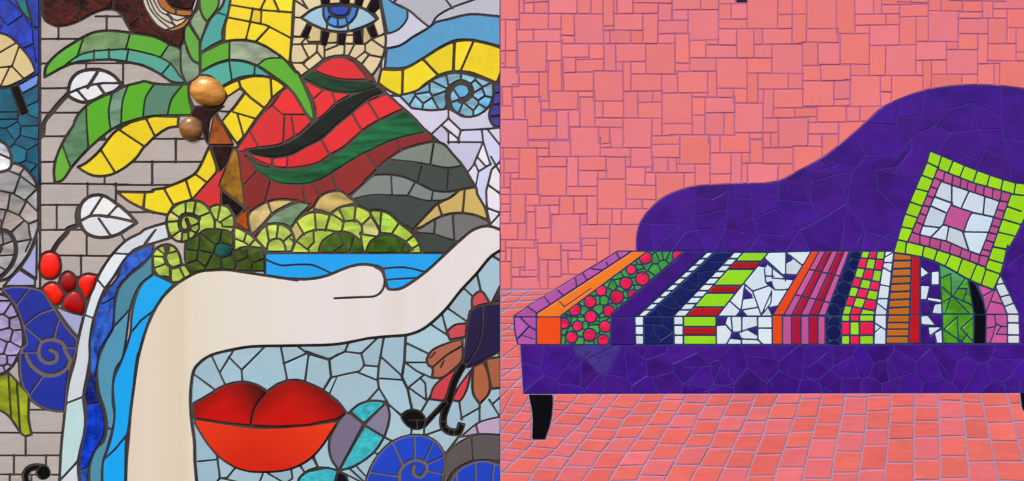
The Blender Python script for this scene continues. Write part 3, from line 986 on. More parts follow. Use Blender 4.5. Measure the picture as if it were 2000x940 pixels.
R red_stripe tile b80c1e 2.5 p H 316,60 378,60 378,750 292,750 303,530
C 2 H 280,530 380,530
R purple_stripe.1 tile 3a1180 2 p H 380,60 528,60 550,530 552,750 380,750
C 2 H 380,527 555,527
C 1.5 H 380,270 470,220
C 1.5 H 430,420 470,520
R & white_shard d6e4f2 2 p H 383,155 450,210 383,250
R & white_shard d6e4f2 2 p H 465,200 525,195 527,300 465,303
R & white_shard d6e4f2 2 p H 383,305 455,308 430,415 383,415
R & white_shard d6e4f2 2 p H 435,395 540,410 548,440 435,420
R & white_shard d6e4f2 2 p H 490,450 548,440 550,524 470,520
R & white_shard d6e4f2 2 p H 385,538 440,535 498,612 388,605
R & white_shard d6e4f2 2 p H 440,622 548,622 450,695
R & white_shard d6e4f2 2 p H 490,670 548,640 550,750 505,748
R green_stripe.1 tile 4f9e1c 2.5 p H 525,130 640,180 748,255 785,400 792,530 788,750 553,750 550,530
P 4f9c5a H 570,200 670,260
C 2 H 545,250 615,215 620,380 570,520
C 2 H 550,320 630,390 560,430
C 2 H 630,390 725,250
C 2 H 630,390 780,460
C 2 H 630,390 760,524
C 2 H 670,330 740,330 710,430
C 2.2 H 540,525 800,525
C 2.2 H 553,650 665,545 672,758
C 2.2 H 553,640 720,750
C 2.2 H 785,550 690,635 790,740
C 2.2 H 740,680 680,758
R black_stripe tile 080610 2.5 s H 745,255! 790,275 835,360 872,450 884,530! 882,752! 787,752! 790,530 770,400
C 1.8 H 770,526 900,526
R pink_stripe.1 tile c25698 2.5 p H 815,300 960,335 1040,480 1046,530 1048,750 882,750 884,530 860,400
C 2 H 840,400 945,340
C 2 H 950,345 885,510
C 2 H 930,430 1010,450
C 2.2 H 870,527 1060,527
C 2.2 H 880,635 960,620 950,540
C 2 H 960,600 1000,620 1045,620
C 2 H 1000,620 960,680 1045,682
C 2 H 960,600 940,680 915,745
R white_end_stripe tile d2d8e2 2.5 p H 990,215 1136,520 1142,750 1048,750 1046,525 958,320
C 2.5 H 960,300 1050,285
C 2.5 H 990,395 1070,375
C 2.5 H 1020,470 1110,435
C 2.5 H 1040,526 1150,526
C 2.8 H 1040,592 1150,592
C 2.8 H 1040,685 1150,685

M cushion thing | square cushion with lime and pink tiled borders leaning on the right end of the chaise | cushion
R lime_border tile 9ad80c 3 s I 455,96! 632,172 815,247 1015,316 1110,342 1200,358! 1175,440 1050,850 z 1968,480! 1955,533 1940,567! H 750,260 560,155 400,92 175,55! I 205,780 265,580 345,385 430,185
bed 1c2c58
C 2.5 I 545,140 513,240
C 2.5 I 636,170 598,260
C 2.5 I 718,213 683,300
C 2.5 I 818,245 783,350
C 2.5 I 915,280 888,380
C 2.5 I 1015,313 993,415
C 2.5 I 1112,340 1098,430
C 2.5 I 425,183 520,228
C 2.5 I 372,278 475,318
C 2.5 I 335,385 440,412
C 2.5 I 290,485 395,522
C 2.5 I 258,578 355,610
C 2.5 I 228,678 320,697
C 2.5 I 195,778 295,797
C 2.5 I 1075,430 1185,442
C 2.5 I 1045,525 1150,562
C 2.5 I 1005,620 1115,653
C 2.5 I 970,720 1090,748
C 2.5 I 935,830 1050,858
C 2.5 H 275,-20 265,70
C 2.5 H 410,10 393,100
C 2.5 H 512,40 483,130
C 2.5 H 612,70 568,165
C 2.5 H 702,105 663,215
C 2.5 H 812,150 763,265
C 2.5 H 885,180 840,320
C 2.5 H 880,180 1000,222
C 2.5 H 900,105 1010,137
C 2.5 H 925,10 1045,30
R pink_border tile b8508c 2.5 p I 513,238 790,345 1078,425 1030,560 950,790 880,990 650,900 450,835 285,796 400,520
C 2.2 I 570,250 560,310
C 2.2 I 632,285 620,370
C 2.2 I 695,310 685,380
C 2.2 I 750,325 735,400
C 2.2 I 810,355 800,430
C 2.2 I 870,375 865,450
C 2.2 I 938,390 930,470
C 2.2 I 1005,405 990,490
C 2.2 I 475,300 550,330
C 2.2 I 450,370 510,390
C 2.2 I 415,435 480,460
C 2.2 I 385,510 450,530
C 2.2 I 360,570 425,595
C 2.2 I 340,640 400,665
C 2.2 I 300,715 385,745
C 2.2 I 378,730 378,810
C 2.2 I 460,755 450,835
C 2.2 I 540,785 528,860
C 2.2 I 615,820 600,890
C 2.2 I 700,850 680,920
C 2.2 I 770,880 755,950
C 2.2 I 838,900 820,990
C 2.2 I 985,480 1060,495
C 2.2 I 960,545 1035,565
C 2.2 I 940,605 1010,630
C 2.2 I 915,665 990,690
C 2.2 I 890,720 970,740
C 2.2 I 870,780 940,800
C 2.2 I 850,850 910,865
C 2.2 I 840,895 900,910
R & white_tile ccdcea 2.5 p I 540,332 750,405 988,485 940,620 890,760 835,895 740,860 580,790 375,740 450,540
C 3 I 622,350 622,515
C 3 I 755,405 700,525
C 3 I 875,445 862,580
C 3 I 775,570 940,605
C 2.5 I 715,718 900,722
C 3 I 705,715 755,870
C 2.5 I 600,680 580,790
C 3 I 560,660 465,755
C 2.5 I 390,670 520,685
C 3 I 450,515 570,570
C 3 I 480,445 625,500
R & centre_tile bc5290 2.5 s I 617,512! 690,540 778,568! 740,640 714,718! 640,690 556,662! 580,590
M dark_notch thing | small navy rectangle interrupting the pink wall tiles at the top edge | tile
R - tile 05082a 2 p B 425,-30 503,-30 503,20 425,20
'''

# ------------------------------------------------------------------ reading the drawing
MG = 12
W, H = 2000 + 2 * MG, 940 + 2 * MG
SEAM = 977.0
GX = np.arange(W, dtype=np.float32) - MG + 0.5
GY = np.arange(H, dtype=np.float32) - MG + 0.5
G = np.full((H, W), -1.0, np.float32)      # distance to the nearest joint, negative inside it
LAB = np.full((H, W), -1, np.int32)
BIG = 60.0

motifs, regions, beds, paint = [], [], [], []


def parse_pts(tokens):
    v = VIEWS['z']
    out = []
    for t in tokens:
        if t in VIEWS:
            v = VIEWS[t]
            continue
        c = t.endswith('!')
        x, y = t.rstrip('!').split(',')[:2]
        out.append((v[0] + float(x) / v[2], v[1] + float(y) / v[2], c))
    return out


def cr_seg(p0, p1, p2, p3, step=5.0):
    def kn(a, b):
        return max(math.hypot(a[0] - b[0], a[1] - b[1]), 1e-3) ** 0.5
    t0 = 0.0
    t1 = t0 + kn(p0, p1)
    t2 = t1 + kn(p1, p2)
    t3 = t2 + kn(p2, p3)
    n = max(1, int(math.hypot(p1[0] - p2[0], p1[1] - p2[1]) / step))
    res = []
    for k in range(n):
        t = t1 + (t2 - t1) * k / n
        r = []
        for a in (0, 1):
            A1 = (t1 - t) / (t1 - t0) * p0[a] + (t - t0) / (t1 - t0) * p1[a]
            A2 = (t2 - t) / (t2 - t1) * p1[a] + (t - t1) / (t2 - t1) * p2[a]
            A3 = (t3 - t) / (t3 - t2) * p2[a] + (t - t2) / (t3 - t2) * p3[a]
            B1 = (t2 - t) / (t2 - t0) * A1 + (t - t0) / (t2 - t0) * A2
            B2 = (t3 - t) / (t3 - t1) * A2 + (t - t1) / (t3 - t1) * A3
            r.append((t2 - t) / (t2 - t1) * B1 + (t - t1) / (t2 - t1) * B2)
        res.append(tuple(r))
    return res


def dedupe(p, closed=False):
    out = [p[0]]
    for q in p[1:]:
        if math.hypot(q[0] - out[-1][0], q[1] - out[-1][1]) > 0.6:
            out.append(q)
        elif q[2]:
            out[-1] = q
    if closed and len(out) > 3 and math.hypot(out[0][0] - out[-1][0], out[0][1] - out[-1][1]) < 0.6:
        out.pop()
    return out


def smooth_open(p):
    p = dedupe(p)
    if len(p) < 3:
        return [(q[0], q[1]) for q in p]
    out = []
    for i in range(len(p) - 1):
        p1, p2 = p[i], p[i + 1]
        p0 = p[i - 1] if i > 0 and not p1[2] else (2 * p1[0] - p2[0], 2 * p1[1] - p2[1])
        p3 = p[i + 2] if i + 2 < len(p) and not p2[2] else (2 * p2[0] - p1[0], 2 * p2[1] - p1[1])
        out += cr_seg(p0, p1, p2, p3)
    out.append((p[-1][0], p[-1][1]))
    return out


def smooth_closed(p):
    p = dedupe(p, True)
    n = len(p)
    out = []
    for i in range(n):
        p1, p2 = p[i], p[(i + 1) % n]
        p0 = p[i - 1] if not p1[2] else (2 * p1[0] - p2[0], 2 * p1[1] - p2[1])
        p3 = p[(i + 2) % n] if not p2[2] else (2 * p2[0] - p1[0], 2 * p2[1] - p1[1])
        out += cr_seg(p0, p1, p2, p3)
    return out


def snap_edge(p):
    out = []
    for x, y, c in p:
        if x <= 2: x = -20.0
        if y <= 2: y = -20.0
        if y >= 937: y = 960.0
        if x >= 1997: x = 2020.0
        if 973.5 <= x <= 983 and not right_side: x = 990.0
        out.append((x, y, c))
    return out


def box(x0, y0, x1, y1):
    ix0 = max(0, int(x0 + MG - 1)); ix1 = min(W, int(x1 + MG + 2))
    iy0 = max(0, int(y0 + MG - 1)); iy1 = min(H, int(y1 + MG + 2))
    return ix0, iy0, ix1, iy1


def fill_mask(poly):
    xs = [q[0] for q in poly]; ys = [q[1] for q in poly]
    ix0, iy0, ix1, iy1 = box(min(xs), min(ys), max(xs), max(ys))
    if ix1 <= ix0 or iy1 <= iy0:
        return None
    X = GX[ix0:ix1][None, :]; Y = GY[iy0:iy1]
    m = np.zeros((iy1 - iy0, ix1 - ix0), bool)
    n = len(poly)
    for i in range(n):
        xa, ya = poly[i]; xb, yb = poly[(i + 1) % n]
        if ya == yb:
            continue
        lo, hi = min(ya, yb), max(ya, yb)
        r0 = max(0, int(lo + MG - iy0 - 1)); r1 = min(m.shape[0], int(hi + MG - iy0 + 2))
        if r1 <= r0:
            continue
        yy = Y[r0:r1]
        act = (yy >= lo) & (yy < hi)
        xi = xa + (yy - ya) * (xb - xa) / (yb - ya)
        m[r0:r1] ^= act[:, None] & (X < xi[:, None])
    return (slice(iy0, iy1), slice(ix0, ix1)), m


def stroke(pl, w, label=None, closed=False, dist_only=False):
    hw = max(w * 0.5, 0.8)
    n = len(pl)
    for i in range(n if closed else n - 1):
        ax, ay = pl[i][0], pl[i][1]
        bx, by = pl[(i + 1) % n][0], pl[(i + 1) % n][1]
        r = hw + 5.0
        ix0, iy0, ix1, iy1 = box(min(ax, bx) - r, min(ay, by) - r, max(ax, bx) + r, max(ay, by) + r)
        if ix1 <= ix0 or iy1 <= iy0:
            continue
        X = GX[ix0:ix1][None, :] - ax; Y = GY[iy0:iy1][:, None] - ay
        dx, dy = bx - ax, by - ay
        L = dx * dx + dy * dy
        t = np.clip((X * dx + Y * dy) / L, 0, 1) if L > 1e-6 else 0.0
        d = np.sqrt((X - t * dx) ** 2 + (Y - t * dy) ** 2) - hw
        g = G[iy0:iy1, ix0:ix1]
        if label is None:
            sel = side[iy0:iy1, ix0:ix1]
        else:
            sel = LAB[iy0:iy1, ix0:ix1] == label
        g[sel] = np.minimum(g, d)[sel]


def voronoi(seeds, w, label):
    ys, xs = np.nonzero(LAB == label)
    if len(xs) == 0:
        return
    px, py = GX[xs], GY[ys]
    d1 = np.full(len(xs), 1e12); d2 = d1.copy(); i1 = np.zeros(len(xs), int); i2 = i1.copy()
    for k, (sx, sy) in enumerate(seeds):
        d = (px - sx) ** 2 + (py - sy) ** 2
        c1 = d < d1
        c2 = (~c1) & (d < d2)
        d2 = np.where(c1, d1, np.where(c2, d, d2)); i2 = np.where(c1, i1, np.where(c2, k, i2))
        d1 = np.where(c1, d, d1); i1 = np.where(c1, k, i1)
    sd = np.array(seeds)
    sep = np.hypot(*(sd[i1] - sd[i2]).T) + 1e-6
    e = (d2 - d1) / (2 * sep) - max(w / 2, 0.8)
    G[ys, xs] = np.minimum(G[ys, xs], e)


right_side = False
side = np.zeros((H, W), bool)


ends = []


def note(pl, w, lab):
    # remember where a joint stops and which way it was going
    if len(pl) < 2:
        return
    for (ax, ay), (bx, by) in (((pl[1][0], pl[1][1]), (pl[0][0], pl[0][1])), ((pl[-2][0], pl[-2][1]), (pl[-1][0], pl[-1][1]))):
        l = math.hypot(bx - ax, by - ay) + 1e-6
        ends.append((bx, by, (bx - ax) / l, (by - ay) / l, w, lab))


def close_ends():
    n = 0
    for x, y, dx, dy, w, lab in ends:
        hw = max(w / 2, 0.8)
        if w >= 5:
            continue
        left = x < SEAM
        if x < 6 or x > 1994 or y < 6 or y > 934 or (left and x > 969):
            stroke([(x, y), (x + dx * 26, y + dy * 26)], w, lab)     # runs on past the edge of the picture
            continue
        meets = False                 # does another joint already pass here?
        for s in (-5, -4, -3, -2, -1, 0, 1, 2, 3):
            for o in (hw + 2.2, -hw - 2.2):
                ix, iy = int(x + dx * s - dy * o + MG), int(y + dy * s + dx * o + MG)
                if not (0 <= ix < W and 0 <= iy < H) or LAB[iy, ix] != lab or G[iy, ix] < 0.9:
                    meets = True
        if meets:
            continue
        t = hw + 1.2
        hit = None
        while t < 14:
            ix, iy = int(x + dx * t + MG), int(y + dy * t + MG)
            if not (0 <= ix < W and 0 <= iy < H):
                hit = t
                break
            if LAB[iy, ix] != lab or G[iy, ix] < 0.1:
                hit = t if t > max(w / 2, 0.8) + 1.3 else None
                break
            t += 0.7
        if hit:
            stroke([(x, y), (x + dx * hit, y + dy * hit)], w, lab)
            n += 1
    print('joints run on to the next one:', n)


def extend(pl, e=1.2):
    if len(pl) < 2:
        return pl
    (x0, y0), (x1, y1) = pl[0], pl[1]
    l = math.hypot(x1 - x0, y1 - y0) + 1e-6
    a = (x0 - (x1 - x0) / l * e, y0 - (y1 - y0) / l * e)
    (x0, y0), (x1, y1) = pl[-1], pl[-2]
    l = math.hypot(x1 - x0, y1 - y0) + 1e-6
    b = (x0 - (x1 - x0) / l * e, y0 - (y1 - y0) / l * e)
    return [a] + list(pl[1:-1]) + [b]


def run(text):
    global cur
    mot = None; base = None; cur = None
    for line in text.strip().split('\n'):
        tk = line.split()
        if not tk:
            continue
        c = tk[0]
        if c == 'M':
            f = [s.strip() for s in line[2:].split('|')]
            name, kind = f[0].split()
            mot = None
            if len(f) == 1:
                mot = next((k for k, m in enumerate(motifs) if m['name'] == name), None)
            if mot is None:
                motifs.append(dict(name=name, kind=kind, label=f[1] if len(f) > 1 else None,
                                   cat=f[2] if len(f) > 2 else None, group=f[3] if len(f) > 3 else None))
                mot = len(motifs) - 1
        elif c in 'RTO':
            if c == 'R':
                part, tname, col, w, mode = tk[1:6]
                clip = part == '&'
                if clip:
                    part = regions[base['id']]['part']
                if part == '-':
                    part = None
                pts = snap_edge(parse_pts(tk[6:]))
                polys = [smooth_closed(pts) if mode == 's' else [(q[0], q[1]) for q in pts]]
            elif c == 'T':
                part, tname, col, w = tk[1:5]
                part = None if part == '-' else part
                clip = False
                p = smooth_open(parse_pts(tk[5:]))
                hw = float(w) / 2; w = '3'
                L_, R_ = [], []
                for i in range(len(p)):
                    a = p[max(i - 1, 0)]; b = p[min(i + 1, len(p) - 1)]
                    l = math.hypot(b[0] - a[0], b[1] - a[1]) + 1e-6
                    nx, ny = -(b[1] - a[1]) / l, (b[0] - a[0]) / l
                    L_.append((p[i][0] + nx * hw, p[i][1] + ny * hw)); R_.append((p[i][0] - nx * hw, p[i][1] - ny * hw))
                polys = [L_ + R_[::-1]]
            else:
                part, tname, col, w, vw = tk[1:6]
                clip = True
                part = None if part == '-' else part
                if part is None:
                    part = regions[base['id']]['part']
                v = VIEWS[vw]
                polys = []
                for t in tk[6:]:
                    x, y, r = [float(q) for q in t.split(',')]
                    cx, cy, r = v[0] + x / v[2], v[1] + y / v[2], r / v[2]
                    polys.append([(cx + r * math.cos(k * math.tau / 20), cy + r * math.sin(k * math.tau / 20)) for k in range(20)])
            w = float(w)
            rid = len(regions)
            regions.append(dict(motif=mot, part=part, tile=tname, col=col))
            for poly in polys:
                fm = fill_mask(poly)
                if fm is None:
                    continue
                sl, m = fm
                m &= side[sl]
                if clip:
                    m &= np.isin(LAB[sl], [rid] + base['ids'])
                G[sl][m] = BIG
                LAB[sl][m] = rid
                if clip:
                    # the joint of a clipped piece stays within the shape it is cut from
                    full = side.copy(); side[...] = False
                    side[base['sl']] = base['m'] & full[base['sl']]
                    stroke(poly, w, None, True)
                    side[...] = full
                else:
                    stroke(poly, w, None, True)
            if clip:
                base['ids'].append(rid)
                stroke(base['poly'], base['w'], None, True)
            else:
                base = dict(id=rid, ids=[rid], poly=polys[0], w=w, sl=sl, m=m)
            cur = dict(id=rid, poly=polys[0])
        elif c == 'bed':
            beds.append((cur['poly'], tk[1], mot))
        elif c == 'bedp':
            beds.append(([(q[0], q[1]) for q in parse_pts(tk[2:])], tk[1], mot))
        elif c in 'CS':
            w = float(tk[1])
            p = parse_pts(tk[2:])
            pl = smooth_open(p) if c == 'S' else [(q[0], q[1]) for q in p]
            note(pl, w, cur['id'])
            stroke(extend(pl), w, cur['id'])
        elif c == 'G':
            w = float(tk[1]); v = VIEWS[tk[2]]
            for t in tk[3:]:
                a, b0, b1 = [float(q) for q in t[1:].split(',')]
                b0 = -60 if b0 == 0 and t[0] == 'v' and tk[2] in 'ABC' else b0 - 3
                b1 = b1 + (90 if tk[2] == 'C' and b1 == 1175 else 3)
                j = RNG.uniform(-2.5, 2.5)
                if t[0] == 'h':
                    pl = [(v[0] + b0 / v[2], v[1] + (a - j) / v[2]), (v[0] + b1 / v[2], v[1] + (a + j) / v[2])]
                else:
                    pl = [(v[0] + (a - j) / v[2], v[1] + b0 / v[2]), (v[0] + (a + j) / v[2], v[1] + b1 / v[2])]
                note(pl, w, cur['id'])
                stroke(pl, w, cur['id'])
        elif c == 'K':
            n = int(tk[1]); w = float(tk[2])
            a, b, p, q = parse_pts(tk[3:])
            for k in range(1, n):
                t = k / n
                pl = [(a[0] + (b[0] - a[0]) * t, a[1] + (b[1] - a[1]) * t), (p[0] + (q[0] - p[0]) * t, p[1] + (q[1] - p[1]) * t)]
                l = math.hypot(b[0] - a[0], b[1] - a[1])
                stroke(extend(pl, 3), w, cur['id'])
        elif c == 'V':
            voronoi([(q[0], q[1]) for q in parse_pts(tk[2:])], float(tk[1]), cur['id'])
        elif c == 'W':
            rng = np.random.default_rng(int(tk[3]))
            ys, xs = np.nonzero(LAB == cur['id'])
            seeds = []
            for k in range(int(tk[1])):
                i = rng.integers(0, len(xs), 5)
                cand = [(GX[xs[q]], GY[ys[q]]) for q in i]
                if seeds:
                    sd = np.array(seeds)
                    cand.sort(key=lambda q: -np.min((sd[:, 0] - q[0]) ** 2 + (sd[:, 1] - q[1]) ** 2))
                seeds.append(cand[0])
            voronoi(seeds, float(tk[2]), cur['id'])
        elif c == 'Z':            # stray cracks across a field of shards
            n, w = int(tk[1]), float(tk[2])
            rng = np.random.default_rng(int(tk[3]))
            ys, xs = np.nonzero(LAB == cur['id'])
            for k in range(n):
                i = rng.integers(0, len(xs))
                a = rng.uniform(0, math.pi); l = rng.uniform(float(tk[4]), float(tk[5])) / 2
                x, y = GX[xs[i]], GY[ys[i]]
                mx, my = x + rng.uniform(-4, 4), y + rng.uniform(-4, 4)
                stroke([(x - l * math.cos(a), y - l * math.sin(a)), (mx, my), (x + l * math.cos(a), y + l * math.sin(a))], w, cur['id'])
        elif c == 'Y':
            w, h0, h1 = float(tk[1]), float(tk[2]), float(tk[3])
            rng = np.random.default_rng(int(tk[4]))
            lines = [smooth_open(parse_pts(q.split())) for q in ' '.join(tk[5:]).split('|')]
            def at(l, y):
                for (xa, ya), (xb, yb) in zip(l[:-1], l[1:]):
                    if ya <= y <= yb and yb > ya:
                        return xa + (xb - xa) * (y - ya) / (yb - ya)
                return l[-1][0] if y > l[-1][1] else l[0][0]
            for l in lines:
                stroke(l, w, cur['id'])
            for i in range(len(lines) - 1):
                y = 770 + rng.uniform(4, 26)
                f = min(1.0, i / 15.0)
                while y < 960:
                    s = rng.uniform(-1.5, 1.5) + (3 if i < 6 else 0)
                    stroke([(at(lines[i], y), y), (at(lines[i + 1], y + s), y + s)], w * 0.75, cur['id'])
                    y += (18 + 20 * f) * (0.75 + 0.45 * (y - 770) / 170) * rng.uniform(0.9, 1.25)
        elif c == 'P':
            col = tk[1]
            for q in parse_pts(tk[2:]):
                paint.append((mot, q[0], q[1], col))


side[:, :] = (GX < SEAM)[None, :]
run(LEFT)
right_side = True
side[:, :] = (GX > SEAM)[None, :]
run(RIGHT)
close_ends()
G = np.minimum(G, np.abs(GX - SEAM)[None, :] - 0.45)
G[0, :] = G[-1, :] = -1; G[:, 0] = G[:, -1] = -1

# hand cut edges: the joints widen and narrow a little
def soft_noise(cell, seed):
    rng = np.random.default_rng(seed)
    gh, gw = H // cell + 3, W // cell + 3
    g = rng.random((gh, gw)).astype(np.float32)
    y = np.arange(H) / cell; x = np.arange(W) / cell
    yi, xi = y.astype(int), x.astype(int)
    fy, fx = (y - yi)[:, None], (x - xi)[None, :]
    fy, fx = fy * fy * (3 - 2 * fy), fx * fx * (3 - 2 * fx)
    a, b = g[yi][:, xi], g[yi][:, xi + 1]
    c, d = g[yi + 1][:, xi], g[yi + 1][:, xi + 1]
    return (a * (1 - fx) + b * fx) * (1 - fy) + (c * (1 - fx) + d * fx) * fy


rag = 0.6 * soft_noise(9, 1) + 0.4 * soft_noise(4, 2)
G -= rag * np.where(GX < SEAM, 0.55, 0.3)[None, :].astype(np.float32)

# ------------------------------------------------------------------ outlines of the tiles (marching squares)
def trace(F):
    a = F[:-1, :-1] > 0; b = F[:-1, 1:] > 0; c = F[1:, 1:] > 0; d = F[1:, :-1] > 0
    code = a * 8 + b * 4 + c * 2 + d * 1
    hh, ww = F.shape
    nxt = np.full(2 * hh * ww, -1, np.int64)
    idx = np.arange(hh * ww).reshape(hh, ww)
    T = 2 * idx[:-1, :-1]; Lf = 2 * idx[:-1, :-1] + 1
    Bt = 2 * idx[1:, :-1]; Rt = 2 * idx[:-1, 1:] + 1
    tab = {8: [('L', 'T')], 4: [('T', 'R')], 2: [('R', 'B')], 1: [('B', 'L')],
           12: [('L', 'R')], 6: [('T', 'B')], 3: [('R', 'L')], 9: [('B', 'T')],
           14: [('L', 'B')], 13: [('B', 'R')], 11: [('R', 'T')], 7: [('T', 'L')],
           10: [('L', 'T'), ('R', 'B')], 5: [('T', 'R'), ('B', 'L')]}
    E = {'T': T, 'L': Lf, 'B': Bt, 'R': Rt}
    for k, segs in tab.items():
        m = code == k
        for s, e in segs:
            nxt[E[s][m]] = E[e][m]
    starts = np.nonzero(nxt >= 0)[0]
    used = np.zeros(len(nxt), bool)
    nl = nxt.tolist()
    loops = []
    for s in starts.tolist():
        if used[s]:
            continue
        lp = []
        e = s
        while e >= 0 and not used[e]:
            used[e] = True
            lp.append(e)
            e = nl[e]
        loops.append(np.array(lp))
    ff = F.ravel()
    res = []
    for lp in loops:
        cell = lp // 2; v = lp % 2
        y, x = cell // ww, cell % ww
        f0 = ff[cell]; f1 = ff[np.where(v == 0, cell + 1, cell + ww)]
        t = f0 / (f0 - f1)
        px = x + np.where(v == 0, t, 0.0); py = y + np.where(v == 1, t, 0.0)
        res.append(np.stack([px - MG + 0.5, py - MG + 0.5], 1))
    return res


def area(p):
    x, y = p[:, 0], p[:, 1]
    return 0.5 * float(np.sum(x * np.roll(y, -1) - np.roll(x, -1) * y))


def rdp(p, tol):
    n = len(p)
    keep = np.zeros(n, bool); keep[0] = keep[-1] = True
    st = [(0, n - 1)]
    while st:
        i, j = st.pop()
        if j <= i + 1:
            continue
        d = p[j] - p[i]; L = math.hypot(*d)
        q = p[i + 1:j] - p[i]
        dist = np.abs(q[:, 0] * d[1] - q[:, 1] * d[0]) / L if L > 1e-6 else np.hypot(q[:, 0], q[:, 1])
        k = int(np.argmax(dist))
        if dist[k] > tol:
            k += i + 1
            keep[k] = True
            st += [(i, k), (k, j)]
    return p[keep]


def tidy(p, tol=0.32):
    for _ in range(2):
        p = 0.25 * np.roll(p, 1, 0) + 0.5 * p + 0.25 * np.roll(p, -1, 0)
    k = int(np.argmax(np.hypot(*(p - p.mean(0)).T)))
    p = np.roll(p, -k, 0)
    q = rdp(np.vstack([p, p[:1]]), tol)[:-1]
    return q


def inside(poly, x, y):
    xa, ya = poly[:, 0], poly[:, 1]
    xb, yb = np.roll(xa, -1), np.roll(ya, -1)
    m = (ya > y) != (yb > y)
    return bool(np.sum(m & (x < xa + (y - ya) * (xb - xa) / np.where(yb == ya, 1e-9, yb - ya))) % 2)


loops = trace(G)
outs, holes = [], []
sgn = 1
big = max(loops, key=lambda p: abs(area(p)))
sgn = 1 if area(big) > 0 else -1
for p in loops:
    a = area(p) * sgn
    if a > 14:
        outs.append(p if sgn > 0 else p[::-1])
    elif a < -10:
        holes.append(p if sgn > 0 else p[::-1])
tiles = []
for p in outs:
    i = len(p) // 2
    # a pixel just inside the outline tells which piece of the drawing it is
    lab = -1
    for q in (p[0], p[i], p[len(p) // 3]):
        ix, iy = int(q[0] + MG), int(q[1] + MG)
        sub = G[max(iy - 1, 0):iy + 2, max(ix - 1, 0):ix + 2]
        k = np.unravel_index(int(np.argmax(sub)), sub.shape)
        lab = int(LAB[max(iy - 1, 0) + k[0], max(ix - 1, 0) + k[1]])
        if lab >= 0:
            break
    if lab < 0:
        continue
    t = tidy(p)
    if len(t) < 3:
        continue
    tiles.append(dict(p=t, a=abs(area(t)), lab=lab, col=regions[lab]['col'], bb=(t[:, 0].min(), t[:, 1].min(), t[:, 0].max(), t[:, 1].max())))
for h in holes:
    h = tidy(h, 0.4)
    best = None
    for t in tiles:
        bb = t['bb']
        if bb[0] < h[0, 0] < bb[2] and bb[1] < h[0, 1] < bb[3] and (best is None or t['a'] < best['a']) and inside(t['p'], h[0, 0], h[0, 1]):
            best = t
    if best is None:
        continue
    o = best['p']                       # cut from the hole to the outline, so the tile stays one outline
    D = np.hypot(o[:, None, 0] - h[None, :, 0], o[:, None, 1] - h[None, :, 1])
    i, j = np.unravel_index(int(np.argmin(D)), D.shape)
    hh_ = np.roll(h, -j, 0)
    best['p'] = np.vstack([o[:i + 1], hh_, hh_[:1] + 0.02, o[i:i + 1] + 0.02, o[i + 1:]])
for mot, x, y, col in paint:
    for t in tiles:
        bb = t['bb']
        if bb[0] <= x <= bb[2] and bb[1] <= y <= bb[3] and regions[t['lab']]['motif'] == mot and inside(t['p'], x, y):
            t['col'] = col
            t['painted'] = True
            break

from mathutils.geometry import delaunay_2d_cdt

# ------------------------------------------------------------------ materials
def srgb(h):
    c = [int(h[k:k + 2], 16) / 255 for k in (0, 2, 4)]
    return [q / 12.92 if q <= 0.04045 else ((q + 0.055) / 1.055) ** 2.4 for q in c]


def N(nt, kind, **kw):
    n = nt.nodes.new(kind)
    for k, v in kw.items():
        if k.startswith('i_'):
            n.inputs[k[2:].replace('_', ' ')].default_value = v
        else:
            setattr(n, k, v)
    return n


def math_node(nt, op, a, b=None):
    n = nt.nodes.new('ShaderNodeMath'); n.operation = op
    for k, v in enumerate((a, b)):
        if v is None:
            continue
        if isinstance(v, (int, float)):
            n.inputs[k].default_value = v
        else:
            nt.links.new(v, n.inputs[k])
    return n.outputs[0]


